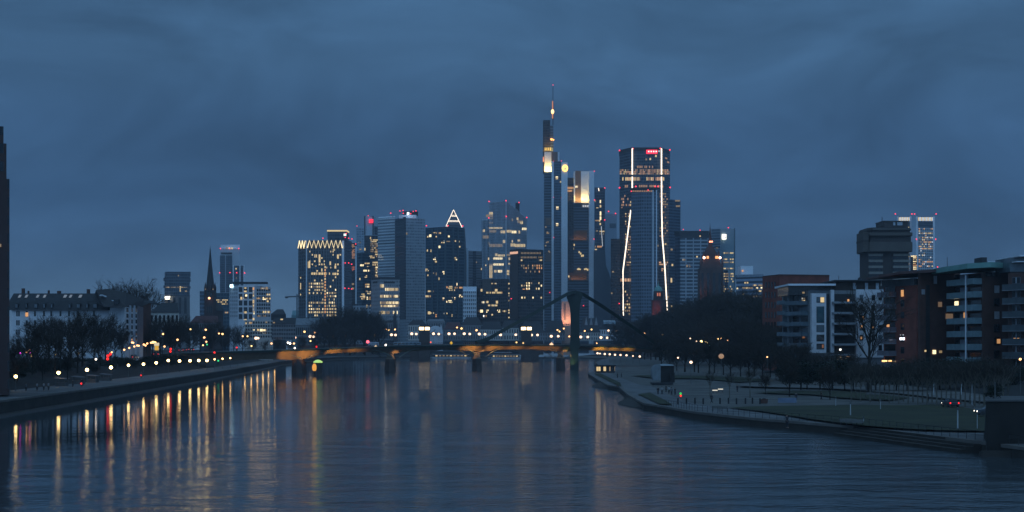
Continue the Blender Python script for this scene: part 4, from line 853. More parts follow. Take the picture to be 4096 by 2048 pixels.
# banded apartment tower, cathedral, bank tower, low office
t = Tower('residential_tower','wide tower with pale horizontal balcony bands left of the cathedral tower','residential tower',[(2701,1900),(2722,1890),(2838,1890)],30,CW)
t.body(952, facade('pale_balcony_bands',(.34,.38,.42),(.05,.065,.085),4.3,9,.86,.62,.2)); t.panel(2701,945,2721,1240,facade('navy_side',(.05,.07,.10),(.03,.04,.06),4.3,3,.7,.6),'side_wall',.4,.1)
t.body(936, slate, 952.4, 'roof_storey', grow=-3); t.body(921, slate, 936.3, 'plant_room', grow=-10); t.beacon([(2733,918),(2800,921)],2.2)
t.lit([(2729,1034,2743,1045,warm_d),(2785,1024,2791,1030,warm_w),(2745,1060,2751,1068,warm_d),(2756,1058,2763,1070,warm_d),(2792,1138,2798,1146,warm_w),(2798,942,2803,947,warm_w)])
Y = 1550
q = thing('cathedral','dark red Gothic cathedral tower with orange lit gallery and a lantern top','cathedral',(wx(2846,Y),Y,GZ))
fca = plain('dark_cathedral_stone',(.085,.048,.039),.9,var=.4,scale=.15)
cx, cy = wx(2846,Y), Y+11
def oc(r_, z, n=8): return [(cx+r_*math.cos(k*2*math.pi/n+math.pi/n), cy+r_*math.sin(k*2*math.pi/n+math.pi/n), z) for k in range(n)]
m = MB(); m.box(wx(2801,Y),wx(2892,Y),Y,Y+22,3,wz(1072,Y)); tw_ = m.build('tower', fca, q)
m = MB(); m.loft([[(wx(a,Y),Y+d0,z_),(wx(b_,Y),Y+d0,z_),(wx(b_,Y),Y+20,z_),(wx(a,Y),Y+20,z_)] for a,b_,d0,z_ in ((2808,2886,1,wz(1072,Y)+.01),(2814,2880,2,wz(1034,Y)))]); m.build('upper_tower', fca, q)
MB().loft([oc(9.2,wz(1034,Y)+.01),oc(8.0,wz(1016,Y)),oc(5.4,wz(1000,Y)),oc(3.6,wz(985,Y))]).build('octagon_vault', fca, q)
MB().loft([oc(3.4,wz(1010,Y)),oc(2.6,wz(985,Y)),oc(1.7,wz(968,Y)),oc(2.2,wz(964,Y)),oc(1.3,wz(945,Y)),oc(.3,wz(905,Y)),oc(.1,wz(890,Y))]).build('lantern_spire', fca, q)
for sx in (2803,2816,2832,2860,2876,2890):
    h_ = 1052 if sx in (2803,2890) else 1018 if sx in (2816,2876) else 1030
    m = MB(); m.lathe(wx(sx,Y), Y+1.2 if sx in (2803,2890) else Y+3, [(1.2,wz(1090,Y)),(1.1,wz(h_,Y)),(.05,wz(h_-18,Y))], 8); m.build('pinnacle', fca, q)
for sx in (2806,2828,2852,2874): MB().box(wx(sx,Y),wx(sx+9,Y),Y-.3,Y-.02,wz(1180,Y),wz(1092,Y)).build('window', glass, q)
for sx in (2799,2845,2889): MB().box(wx(sx,Y),wx(sx+5,Y),Y-2,Y-.02,3,wz(1085,Y)).build('buttress', fca, q)
og = glow('orange_gallery_light',(1,.42,.14),1.6)
for sx,w_ in ((2827,9),(2862,12)): MB().box(wx(sx,Y),wx(sx+w_,Y),Y+1.0,Y+1.4,wz(1034,Y),wz(1024,Y)).build('gallery_light', og, q)
for sx in (2816,2880): MB().ball((wx(sx,Y),Y-.6,wz(1031,Y)),1.25,8,6).build('gallery_lamp', glow('pink_gallery_lamp',(1,.55,.4),7), q)
for sx in (2843,2851): MB().ball((wx(sx,Y),Y+6,wz(965,Y)),.9,8,6).build('lantern_lamp', glow('red_lantern_lamp',(1,.3,.16),4), q)
l = bpy.data.lights.new('flood_beam','SPOT'); l.energy = 9000; l.color = (1,.36,.16); l.spot_size = .9; l.spot_blend = 1
f = thing('floodlight',None,None,(0,0,0)); f.parent = q; f.location = Vector((wx(2805,Y),Y-16,wz(1225,Y)))-base(q); MB().box(wx(2805,Y)-.5,wx(2805,Y)+.5,Y-16.5,Y-15.5,wz(1225,Y)-1.2,wz(1225,Y)-.6).build('lamp_housing', black, f)
ol = bpy.data.objects.new('flood_beam', l); C.objects.link(ol); ol.parent = f; ol.rotation_euler = Vector((1.5,16,14)).to_track_quat('-Z','Y').to_euler()
t = Tower('office_tower','dark slab tower half directly behind the cathedral spire','office tower',[(2845,2150),(2881,2140)],26,CW); t.body(914, facade('blue_grey_slab_wall',(.22,.28,.34),(.10,.14,.18),3.9,30,1,.5,.2)); t.lit([(2860,990,2872,994,warm_d)])
t = Tower('office_tower','pale teal slab tower with a bright white square sign right of the cathedral','office tower',[(2882,2160),(2936,2150),(2942,2165)],28,CW)
t.body(914, plain('pale_teal_panel',(.28,.40,.46),.5,var=.06,scale=.05)); t.bars((2936.5,),913,1195,slate,2); t.beacon([(2913,911)],2.6)
m = MB(); Y = t.at(2897)[1]-1.0
def fr(x0,x1,y0,y1,nm,mt,d=0): MB().box(wx(x0,Y),wx(x1,Y),Y-.5-d,Y+.9,wz(y1,Y),wz(y0,Y)).build(nm, mt, t.o)
wsg = glow('white_square_sign_light',(1,.93,.78),3.2)
fr(2888,2907,937,940.5,'sign_frame',wsg); fr(2888,2907,953.5,957,'sign_frame',wsg); fr(2888,2891.5,940.6,953.4,'sign_frame',wsg); fr(2903.5,2907,940.6,953.4,'sign_frame',wsg); fr(2891.6,2903.4,940.6,953.4,'sign_field',glow('sign_field_light',(.8,.85,.8),.7),-.6)
m = MB(); m.bar((wx(2893.5,Y),Y-.4,wz(952,Y)),(wx(2901.5,Y),Y-.4,wz(942,Y)),1.0); m.build('sign_stroke', wsg, t.o)
r = random.Random(8)
for y0,p_ in ((1012,.9),(1037,.9),(1049,.6),(1074,.8),(1095,.95),(1105,.6),(1116,.8),(1126,.5),(1146,.6),(1156,.5),(1165,.4)): t.lit([(2895+i*5,y0-2.5,2899+i*5,y0+2.5,r.choice((warm_d,warm_w))) for i in range(8) if r.random() < p_*(1 if i < 4 or y0 < 1110 else .35) and i != 4])
t.panel(2897,1080,2912,1190,fg_dark,'dark_bay',.3,.02); t.done()
t = Tower('office_building','pale roofed office block with rows of lit windows right of the white square sign tower','office building',[(2945,1500),(3054,1480)],30,CW)
t.body(1106, facade('blue_office_bands',(.26,.32,.42),(.08,.11,.15),4.5,30,1,.5,.2)); t.body(1098, plain('pale_zinc',(.26,.31,.37),.5), 1106.3, 'roof_slab', grow=1); t.body(1096, slate, 1110, 'roof_edge', grow=-6)
MB().box(wx(2967,1490),wx(3016,1490),1496,1515,wz(1097,1490),wz(1062,1490)).build('plant_room', pale_slab, t.o); t.lit([(2968,1080,2974,1087,orange_w)],None,'roof_lamp')
for y0,a_,b_,n,p_ in ((1131,2978,2994,3,1),(1141,3012,3050,7,.9),(1152,2964,3012,9,.85),(1152,3024,3034,1,1),(1151,3043,3050,1,1),(1164,3032,3046,3,.9),(1176,2970,2978,1,1),(1187,2990,3004,3,1),(1186,3012,3048,6,.9),(1154,2947,2953,1,1)):
    w = (b_-a_)/n; t.lit([(a_+i*w+w*.1,y0-3,a_+i*w+w*.85,y0+3,warm_b if n < 3 else r.choice((warm_w,warm_d))) for i in range(n) if r.random() < p_])
# twin towers far right
for a,b_,lab in ((3587,3645,'left half of the far twin office tower behind the brown concrete tower, lit crown'),(3664,3738,'right half of the far twin office tower with lit crown and many lit floors')):
    t = Tower('office_tower',lab,'office tower',[(a,2100),(b_,2110)],30,CW)
    t.body(866, fg_grey); t.bars((a+3,b_-3),866,1110,pale_slab,2.6,'corner_rib')
    t.lit([(a+8+i*((b_-a-14)/14),869,a+8+(i+.7)*((b_-a-14)/14),883,cool_w if i%3 else warm_w) for i in range(14)],None,'crown_light')
    t.panel(a+8,886,b_-6,910,fg_dark,'dark_storeys',.2,.05)
    if a > 3600: t.field(3674,911,3732,1078,9,19,.55,.6,.5,(warm_d,warm_w,cool_w,orange_w),21)
    else: t.field(3630,905,3645,1080,2,18,.7,.6,.5,(warm_d,warm_w),22)
    t.beacon([(a-6,856),(b_+(6 if a > 3600 else 2),856),(b_+(4 if a > 3600 else 20),957)],2.8); t.done()
t = Tower('office_building','narrow warm lit building strip between the brown concrete tower and the twin tower','office building',[(3641,1500),(3668,1500)],20,CW); t.body(1024, fg_brown); t.field(3652,1020,3668,1080,3,8,.9,.7,.5,(warm_b,orange_w,warm_w),23); t.lit([(3643,1022,3668,1028,warm_b)])
# ---------------- concrete tower with overhanging head ----------------
Y = 900
q = thing('concrete_tower','brown concrete tower with an overhanging stepped head behind the apartment blocks','tower',(wx(3560,Y),Y,5))
def cbox(nm, x0, x1, yt, yb, d0, d1, mat, par=None): return MB().box(wx(x0,Y),wx(x1,Y),Y+d0,Y+d1,wz(yb,Y),wz(yt,Y)).build(nm, mat, par or q)
dcon = plain('dark_concrete',(.065,.055,.05),.9,var=.2,scale=.2)
cbox('shaft',3479,3642,1000,1440,4,26,dcon)
def hexa(x0,x1,yt,yb,d0,d1,nm,mat,c=14): 
    m = MB(); m.prism([(wx(x0+c,Y),Y+d0),(wx(x1-c,Y),Y+d0),(wx(x1,Y),Y+d0+5),(wx(x1,Y),Y+d1),(wx(x0,Y),Y+d1),(wx(x0,Y),Y+d0+5)], wz(yb,Y), wz(yt,Y)); return m.build(nm, mat, q)
hexa(3472,3654,968,1006,-1,28,'head_storey',concrete,6); hexa(3479,3651,943,967.5,1,26,'dark_storey',dcon,5); hexa(3472,3654,930,942.5,-1,28,'head_storey',concrete,6); cbox('overhang',3457,3478,927,1006,2,20,concrete); cbox('overhang_band',3456,3478.5,958,966,1.6,20.4,dcon); hexa(3478,3651,909,929.5,1,26,'upper_storey',dcon); hexa(3476,3652,913,920,-.5,27,'parapet',concrete)
hexa(3539,3647,884,908.5,5,22,'roof_house',dcon,6); hexa(3538,3649,880,883.6,4.6,22.5,'roof_house_coping',concrete,6)
for a in (3581,3597): cbox('roof_opening',a,a+(8 if a < 3590 else 21),886,899,4.6,5.2,plain('sky_pane',(.4,.45,.5),.1))
for k in range(6):
    y = 1012+k*24
    for a,b in ((3481,3534),(3578,3642)):
        cbox('window_band',a,b,y+12,y+24,3.7,3.98,glass); cbox('balcony',a-1,b+1,y+2,y+11,1.8,3.95,plain('pale_concrete',(.26,.24,.21),.85))
cbox('lit_window',3570,3576,925,930,-1,-.4,warm_d) if False else None
MB().tube([(wx(3543,Y),Y+9,wz(884,Y)),(wx(3543,Y),Y+9,wz(862,Y))],[.25,.15],6).build('antenna', black, q)

# ---------------- apartment blocks on the right bank ----------------
AP = 'apartment blocks beside the park'
t = Tower('brick_building','plain dark red brick block with a level roof behind the white apartment block','building',[(3050,600),(3118,585),(3317,590)],26,AP)
t.body(1101, brick, slopes=None); t.body(1097, dbrick, 1101.1, 'coping', grow=.3)
for c in range(4):
    for r_ in range(5): t.panel(3062+c*12, 1128+r_*40, 3067+c*12, 1152+r_*40, glass, 'window', .12, .02)
frame_w = plain('white_frame',(.6,.62,.65),.6)
def balc(t, x0, x1, y0, y1, out, mat, name='balcony', slab=None):
    """balcony with slab, front and side parapets"""
    A, B = t.at(x0+.2), t.at(x1-.2); n = A[2]; Y = (A[1]+B[1])/2-out; m = MB()
    def P(p, o): return (p[0]+n[0]*o, p[1]+n[1]*o)
    z0, z1 = wz(y1,Y), wz(y0,Y)
    m.prism([P(A,out),P(B,out),P(B,out-.12),P(A,out-.12)], z0+.18, z1); m.prism([P(A,out-.13),P(A,.02),(P(A,.02)[0]+.1,P(A,.02)[1]),(P(A,out-.13)[0]+.1,P(A,out-.13)[1])], z0+.18, z1); m.prism([(P(B,out-.13)[0]-.1,P(B,out-.13)[1]),(P(B,.02)[0]-.1,P(B,.02)[1]),P(B,.02),P(B,out-.13)], z0+.18, z1)
    m.cur = 1; m.prism([P(A,out+.06),P(B,out+.06),P(B,.02),P(A,.02)], z0, z0+.178); return m.build(name, [mat, slab or mat], t.o)
def win(t, x0, y0, x1, y1, mat=None, fr=None, nm='window'):
    fo = t.panel(x0-1.2, y0-1.2, x1+1.2, y1+1.2, fr or frame_w, nm, .06, .02); 
    t.panel(x0, y0, x1, y1, mat or glass, 'pane', .03, .085, fo); return fo
# white apartment block
t = Tower('apartment_building','white modern apartment block with a framed window bay, terraces and a lit entrance','apartment building',[(3129,484),(3238,470),(3535,472)],24,AP)
t.body(1180, greyw, None, 'wall')
gw = plain('blue_grey_glazing',(.10,.135,.155),.15)
for k in range(7):
    y = 1182+k*42
    balc(t,3131,3164,y+20,y+36,2.2,plain('glazed_parapet',(.11,.15,.175),.2)); balc(t,3168,3234,y+22,y+38,2.6,plain('glazed_parapet',(.11,.15,.175),.2))
    t.panel(3133,y+2,3160,y+20,gw if k%3 else glass,'glazing',.08,.03); t.panel(3172,y+2,3196,y+21,glass,'glazing',.08,.03); t.panel(3204,y+2,3232,y+21,gw if k%2 else glass,'glazing',.08,.03)
t.lit([(3210,1190,3222,1208,warm_d),(3212,1336,3222,1354,orange_w)][:1]); t.panel(3211,1338,3221,1353,glow('faint_orange_window',(1,.4,.15),.18),'lit_window',.05,.13)
m = MB()
t.panel(3162,1182,3166,1425,plain('grey_column',(.24,.26,.28),.6),'column',.5,.6)
t.panel(3240,1174,3300,1412,white,'bay',1.6,.05)
for y0,y1,mt in ((1190,1210,gw),(1228,1290,plain('teal_pane',(.03,.09,.11),.1)),(1302,1327,gw),(1340,1364,glass),(1376,1396,glass)):
    fo = t.panel(3259,y0-1.5,3291,y1+1.5,plain('dark_frame',(.05,.055,.06),.5),'window',.06,1.67); t.panel(3261,y0,3289,y1,mt,'pane',.03,1.74,fo)
t.panel(3275,1190,3290,1210,warm_w,'lit_window',.04,1.80); t.panel(3281,1378,3288,1392,glow('faint_orange_window',(1,.4,.15),.18),'lit_window',.04,1.80)
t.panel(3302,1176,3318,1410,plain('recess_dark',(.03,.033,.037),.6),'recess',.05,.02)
t.panel(3319,1160,3332,1410,white,'pillar',1.2,.1)
for k in range(6):
    y = 1172+k*42; wdt = 3420 if k%2 == 0 else 3400
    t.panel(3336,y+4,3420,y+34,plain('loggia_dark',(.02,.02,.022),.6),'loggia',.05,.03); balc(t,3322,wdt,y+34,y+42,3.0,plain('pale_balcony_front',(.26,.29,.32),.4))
t.lit([(3389,1197,3396,1206,orange_w)])
t.panel(3421,1158,3534,1430,white,'white_wall',.5,.03)
for c,x in enumerate((3436,3484,3511)):
    for r_ in range(6):
        y = 1180+r_*40
        if not (c == 0 and r_ == 5): 
            fo = t.panel(x,y,x+15,y+22,plain('dark_frame',(.05,.055,.06),.5),'window',.05,.55); t.panel(x+1.2,y+1.2,x+13.8,y+20.8,glass if (c+r_)%3 else gw,'pane',.03,.61,fo)
fo = glow('dim_orange_window',(1,.5,.2),.5)
for x,y in ((3437,1300),(3484,1302),(3445,1264),(3436,1345),(3512,1262)): t.panel(x+2,y+2,x+10,y+12,fo if x != 3445 else orange_w,'lit_window',.04,.66)
t.body(1160, greyw, 1179.9, 'upper_storey', grow=-2); t.panel(3150,1146,3335,1158,slate,'terrace_shade',.3,2) if False else None
MB().box(wx(3160,470),wx(3338,470),473,492,wz(1179,470),wz(1143,470)).build('penthouse', glass, t.o); MB().box(wx(3152,470),wx(3342,470),469.5,494,wz(1142.6,470),wz(1135,470)).build('penthouse_roof', pale_slab, t.o)
MB().box(wx(3350,472),wx(3532,472),475,494,wz(1159,472),wz(1124,472)).build('penthouse', plain('dark_brown_wood',(.055,.04,.033),.8), t.o); MB().box(wx(3340,472),wx(3534,472),473,495,wz(1123.6,472),wz(1119,472)).build('penthouse_roof', slate, t.o)
for x in (3420,3468,3512): MB().box(wx(x,472),wx(x+12,472),474.6,474.96,wz(1156,472),wz(1130,472)).build('pane', plain('sky_pane',(.4,.45,.5),.1), t.o)
m = MB(); m.bar((wx(3366,472),476,wz(1120,472)),(wx(3366,472),476,wz(1100,472)),.12); m.build('antenna', black, t.o); MB().lathe(wx(3462,472),480,[(.8,wz(1120,472)),(.5,wz(1108,472)),(.1,wz(1104,472))],8).build('vent', slate, t.o)
t.lit([(3188,1166,3220,1176,warm_d)],None,'lit_window'); t.lit([(3349,1434,3401,1441,warm_b),(3386,1416,3399,1432,orange_w),(3359,1420,3364,1432,warm_w)]); t.lit([(3357,1395,3364,1402,glow('white_window',(1,.95,.85),2.4))])
# red brown block
t = Tower('apartment_building','red brown brick apartment block with glass fronted balconies and a curved roof edge','apartment building',[(3535,440),(3666,425),(3838,432)],22,AP)
t.body(1140, brick, None, 'wall')
t.panel(3668,1090,3836,1520,dbrick,'dark_wing',.8,.05); t.body(1112, plain('grey_penthouse',(.12,.12,.125),.7), 1139.9, 'penthouse', grow=-2.5); 
MB().loft([[(wx(x,425),425+dy,wz(yy,425)+z) for x,yy,dy in ((3530,1108,4),(3600,1096,0),(3700,1092,-3),(3790,1086,-4),(3838,1092,-1),(3838,1092,20),(3530,1108,20))] for z in (0,.7)]).build('roof_slab', plain('red_roof_edge',(.09,.045,.04),.7), t.o)
bp_ = plain('mauve_balcony_glass',(.15,.145,.17),.3)
for k in range(7):
    y = 1146+k*47; balc(t,3537,3586,y+22,y+42,2.4,bp_,'balcony',plain('pale_slab_edge',(.24,.25,.27),.6)); t.panel(3540,y,3582,y+22,glass,'glazing',.06,.03)
    win(t,3604,y+8,3617,y+32,None,slate); win(t,3676,y+8,3692,y+32,gw if k%2 else None,slate); win(t,3712,y+6,3722,y+32,gw if k%3 else glass,plain('pale_frame',(.22,.25,.28),.5))
    if k != 2 and k != 5: win(t,3742,y+10,3760,y+28,gw if k == 3 else None,slate)
    win(t,3775,y+10,3802,y+28,None if k%3 else gw,slate)
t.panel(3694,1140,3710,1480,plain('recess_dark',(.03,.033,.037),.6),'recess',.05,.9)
t.panel(3606,1160,3617,1186,orange_w,'lit_window',.05,.16); t.panel(3582,1298,3590,1308,orange_w,'lit_window',.3,2.6); 
for a in (3602,3613): t.panel(a,1350,a+8,1360,glow('cool_white_window',(.8,.86,1),3.5),'lit_window',.05,.2); t.panel(a+1,1338,a+4,1341,cool_w,'lit_window',.05,.2)
for a,b,c,d,mt in ((3720,1400,3734,1416,warm_b),(3688,1400,3695,1407,warm_w),(3746,1402,3758,1412,warm_d),(3772,1255,3802,1276,glow('faint_tan_window',(1,.65,.4),.14)),(3742,1208,3758,1228,glow('faint_tan_window',(1,.65,.4),.14))): t.panel(a,b,c,d,mt,'lit_window',.05,1.0)
t.panel(3676,1158,3690,1178,plain('pale_blind',(.42,.46,.5),.6),'blind',.04,1.0); t.panel(3724,1104,3738,1136,plain('pale_blind',(.42,.46,.5),.6),'blind',.04,1.0)
t.lit([(3531,1440,3568,1448,glow('entrance_light',(1,.55,.2),3)),(3531,1449,3540,1460,orange_w),(3574,1442,3586,1450,orange_w)])
t.beacon([(3750,1068),(3833,1063)],2.6); t.mast(3789,1028,1088,.1,6); MB().box(wx(3772,432),wx(3812,432),438,446,wz(1082,432),wz(1072,432)).build('roof_unit', slate, t.o)
# teal roofed block
t = Tower('apartment_building','dark brick apartment block with pale teal balconies and a green copper roof slab','apartment building',[(3818,420),(3930,404),(4040,408)],22,AP)
t.body(1090, dbrick, None, 'wall'); MB().loft([[(wx(x,405),405+dy,wz(yy,405)+z) for x,yy,dy in ((3815,1081,9),(3860,1076,-2),(3940,1073,-5),(4044,1076,-2),(4044,1076,20),(3815,1081,22))] for z in (0,1.35)]).build('roof_slab', copper, t.o)
tb = plain('teal_balcony_front',(.17,.25,.275),.4)
for k in range(8):
    y = 1098+k*52
    t.panel(3841,y,3872,y+34,plain('pale_mauve_wall',(.25,.26,.30),.8),'pale_wall',.08,.03); t.panel(3874,y,3926,y+32,glass,'glazing',.05,.03); t.panel(3820,y,3838,y+32,glass,'glazing',.05,.03)
    balc(t,3819,3928,y+18,y+42,2.4,tb)
    win(t,3976,y+44,3997,y+74,plain('pale_blind',(.42,.46,.5),.6) if k in (0,2) else glass,slate)
t.panel(3899,1100,3902,1490,pale_slab,'downpipe',.2,2.55)
t.panel(3820,1205,3836,1222,warm_b,'lit_window',.05,.12); t.panel(3856,1250,3868,1275,glow('dim_orange_window',(1,.5,.2),.5),'lit_window',.05,.14); t.panel(3986,1356,4000,1374,glow('dim_orange_window',(1,.5,.2),.5),'lit_window',.05,.12); t.panel(3820,1340,3824,1346,orange_w,'lit_window',.05,.12)
t.panel(3928,1088,4022,1108,plain('dark_brown_wood',(.055,.04,.033),.8),'top_storey',.1,.05); t.panel(3940,1090,3980,1104,glass,'window',.06,.17)
MB().box(wx(3952,404),wx(3976,404),410,416,wz(1074,404),wz(1024,404)).build('lift_house', slate, t.o)
m = MB(); 
for k in range(17): m.bar((wx(3978+k*7,404),409,wz(1073,404)),(wx(3978+k*7,404),409,wz(1042,404)),.18)
m.bar((wx(3976,404),409,wz(1043,404)),(wx(4096,404),409,wz(1043,404)),.15); m.build('terrace_screen', pale_slab, t.o)
# right edge block
t = Tower('apartment_building','brick apartment block with dark balconies cut off by the right edge of the photo','apartment building',[(4032,396),(4190,384)],22,AP)
t.body(1084, dbrick, None, 'wall')
MB().box(wx(4020,392)+3,wx(4200,392),392,408,wz(1048,392),wz(1044,392)).build('canopy', pale_slab, t.o); MB().box(wx(4026,392)+3,wx(4200,392),391,409,wz(1026,392),wz(1021,392)).build('canopy', pale_slab, t.o)
MB().box(wx(4060,392),wx(4190,392),396,408,wz(1083.6,392),wz(1027,392)).build('roof_storey', gw, t.o)
for k in range(7):
    y = 1106+k*55; balc(t,4034,4180,y+28,y+54,2.2,plain('dark_teal_balcony',(.07,.09,.10),.4),'balcony',plain('pale_slab_edge',(.24,.25,.27),.6)); win(t,4050,y+4,4082,y+27,None,plain('pale_frame',(.22,.25,.28),.5)); t.panel(4064,y+4,4068,y+27,plain('pale_blind',(.42,.46,.5),.6),'mullion',.05,.12)
for x in (4056,4070): t.panel(x,1352,x+9,1364,glow('dim_orange_window',(1,.5,.2),.5),'lit_window',.05,.13)
t.done()

# ---------------- left bank houses ----------------
YW = 560
def lh(*a, **k): return house(*a, group='houses above the left bank', **k)
t = Tower('apartment_building','long white row building with a dark mansard roof and skylights on the left bank','apartment building',[(46,YW),(436,YW+2)],18,'houses above the left bank')
t.body(1238, white, None, 'wall')
m = MB(); a, b = wx(30,YW), wx(438,YW)
m.loft([[(x,YW-.8,wz(1240,YW)),(x,YW+1.6,wz(1205,YW)),(x,YW+7,wz(1171,YW)),(x,YW+11,wz(1171,YW)),(x,YW+18.8,wz(1240,YW))] for x in (a,b)]); m.build('roof', slate, t.o)
for i,sx in enumerate((70,107,140,176,205,242,276,310,376)):
    for j in range(4):
        if j == 0 or sx < 250 or sx > 300:
            y = 1244+j*37
            for d in ((-5,3) if i == 0 else (-4,)): fo = t.panel(sx+d,y,sx+d+(8 if i else 6),y+21,plain('dark_frame',(.05,.055,.06),.5),'window',.06,.02); t.panel(sx+d+.8,y+.8,sx+d+(7.2 if i else 5.2),y+20.2,glass,'pane',.03,.09,fo)
t.panel(102,1250,113,1266,orange_w,'lit_window',.05,.14)
def roofz(y): return wz(y,YW)
for sx,w_ in ((62,12),(104,7),(138,14),(174,9),(205,8),(275,10),(308,14),(345,9),(374,16)):
    q0 = MB(); q0.box(wx(sx,YW),wx(sx+w_,YW),YW-.6,YW+2.5,wz(1234,YW),wz(1214,YW)); dm = q0.build('dormer', slate, t.o); MB().box(wx(sx+1.5,YW),wx(sx+w_-1.5,YW),YW-.72,YW-.605,wz(1231,YW),wz(1217,YW)).build('pane', plain('grey_pane',(.12,.14,.16),.15), dm)
for sx,bri in ((71,0),(98,0),(143,0),(171,0),(252,1),(275,0),(313,1)):
    m = MB(); y0, y1 = 1189, 1178; d0 = YW+1.6+(1205-y0)/(1205-1171)*5.4; d1 = YW+1.6+(1205-y1)/(1205-1171)*5.4
    x0, x1 = wx(sx,YW+4), wx(sx+(11 if bri else 9),YW+4); zz0, zz1 = roofz(y0), roofz(y1)
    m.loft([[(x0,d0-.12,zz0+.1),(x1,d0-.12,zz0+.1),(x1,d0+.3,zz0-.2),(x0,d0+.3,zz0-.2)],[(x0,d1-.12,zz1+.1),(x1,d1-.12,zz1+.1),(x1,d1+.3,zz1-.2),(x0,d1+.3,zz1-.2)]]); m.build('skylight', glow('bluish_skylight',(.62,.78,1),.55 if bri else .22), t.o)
for sx,y0,w_ in ((58,1150,9),(164,1158,4),(202,1160,12),(322,1153,10),(82,1160,3)): MB().box(wx(sx,YW),wx(sx+w_,YW),YW+8,YW+9.6,wz(1178,YW),wz(y0,YW)).build('chimney', dbrick, t.o)
for y in (1242,): t.panel(46,1239,436,1243,plain('cornice_white',(.5,.5,.52),.7),'cornice',.5,.05)
# corner block of the row
t = Tower('apartment_building','white gabled corner block with tall dark window strips at the end of the left row','apartment building',[(436,YW+1),(500,548),(572,600)],24,'houses above the left bank')
t.body(1226, white, None, 'wall')
m = MB(); p = t.plan(.8); ze = wz(1228,548); zr = wz(1154,552)
pk = [(wx(372,556),560,wz(1158,556)),(wx(400,552),564,wz(1152,556)),(wx(470,560),572,wz(1164,556)),(wx(560,600),606,wz(1196,600))]
m.v = [(wx(430,552),547,ze),(wx(502,547),546.5,ze),(wx(574,600),599,wz(1224,600)),(wx(600,604),606,wz(1208,604)),(wx(600,640),640,wz(1210,640)),(wx(372,585),585,wz(1200,585))]+pk
for f in ((0,1,7,6),(1,8,7),(1,2,9,8),(2,3,9),(3,4,9),(4,5,6,7),(4,7,8,9),(5,0,6)): m.face(f)
m.build('roof', plain('dark_tile_roof',(.035,.033,.035),.8), t.o)
for a in (505,522,538):
    for j in range(6):
        y = 1232+j*23; t.panel(a,y,a+9,y+16,glass,'window',.06,.03)
for a in (515.5,): t.panel(a,1222,a+5,1380,plain('pale_pilaster',(.45,.5,.56),.7),'pilaster',.4,.05)
t.panel(533,1222,537,1380,plain('pale_pilaster',(.45,.5,.56),.7),'pilaster',.4,.05); t.panel(548,1226,571,1380,plain('mauve_plaster',(.16,.14,.155),.8),'wing_wall',.2,.03)
for sx,sy in ((430,1178),(470,1200),(545,1192)):
    q0 = MB(); yy = 562 if sx < 500 else 596; q0.bar((wx(sx,yy),yy-9,wz(sy+6,yy)),(wx(sx+14,yy),yy-8,wz(sy+12,yy)),2.2,.5); q0.build('skylight', plain('skylight_glass',(.5,.55,.6),.15), t.o)
MB().bar((wx(386,560),566,wz(1156,560)),(wx(386,560),566,wz(1138,560)),.12).build('antenna', black, t.o); MB().box(wx(478,556),wx(494,556),548,551,wz(1222,556),wz(1200,556)).build('dormer', slate, t.o)
t = Tower('apartment_building','dark brown brick gable end between the white corner block and the hipped roof house','apartment building',[(570,640),(604,645)],20,'houses above the left bank'); t.body(1210, dbrick, None, 'wall')
m = MB(); m.loft([[(wx(568,640),639,wz(1212,640)),(wx(606,645),644,wz(1212,640)),(wx(606,645),666,wz(1212,640)),(wx(568,640),661,wz(1212,640))],[(wx(572,640),648,wz(1200,640)),(wx(596,645),648,wz(1200,640)),(wx(596,645),652,wz(1200,640)),(wx(572,640),652,wz(1200,640))]]); m.build('roof', slate, t.o)
lh('house','house with a dark blue hipped roof and white framed windows left of the notched tower',598,716,1251,1209,680,cream,slate,.22,1300,20,1,7)
house('town_house','low hall with a reddish roof in the trees below the spired church',760,872,1292,1262,900,greyw,plain('dull_red_roof',(.085,.035,.035),.8),.1,1345,18,2,12,group=OR_)

# old town houses along the far bank
OT = [(1470,1530,1296,1268,1450,slate,greyw,'grey gabled house at the foot of the mid rise office'),(1535,1590,1290,1240+40,1480,slate,greyw,'dark roofed house under the small church spire'),
 (1632,1705,1300,1280,1380,slate,cream,'pale house with a long dark roof left of the two bright square windows'),(1705,1780,1286,1276,1500,plain('grey_zinc_roof',(.17,.19,.21),.6),greyw,'flat roofed hall with lit rooms under the teal tower'),
 (1774,1850,1318,1288,1420,plain('dull_red_roof',(.085,.035,.035),.8),greyw,'brown roofed long house with lit eaves right of the curved white gallery'),(1845,1930,1300,1268,1460,slate,greyw,'dark blue roofed house under the white grid building'),
 (1920,2010,1318,1286,1440,slate,cream,'pale fronted house with a dormer right of the old bridge lamps'),(2005,2075,1312,1280,1460,slate,cream,'steep dark roofed house with white corner left of the pylon arm'),
 (2075,2180,1330,1284,1400,slate,greyw,'large dark hipped roof behind the lamps left of the pylon'),(2180,2260,1330,1282,1420,slate,greyw,'wide dark mansard roofed house touching the pylon on its left'),
 (2318,2400,1330,1272,1430,slate,cream,'tall dark roof with small white gables right of the pylon'),(2395,2480,1318,1288,1440,slate,white,'white fronted house with two bright lamps right of the small white gables'),
 (2475,2560,1330,1288,1460,slate,greyw,'dim house almost lost in trees under the left light line'),(1290,1420,1310,1285,1340,slate,greyw,'dark roofed long house behind the round trees under the zigzag tower')]
for i,(x0,x1,ye,yr,Yh,rf,wl_,lab) in enumerate(OT):
    Yh = Yh if x0 < 1300 else 1668+(Yh-1340)*.2
    house('town_house',lab,x0,x1,ye,yr,Yh,wl_,rf,.12+.05*(i%3),1362,18,2,max(4,int((x1-x0)/9)),group=OR_,wmat=plain('dim_pane',(.05,.06,.07),.2))
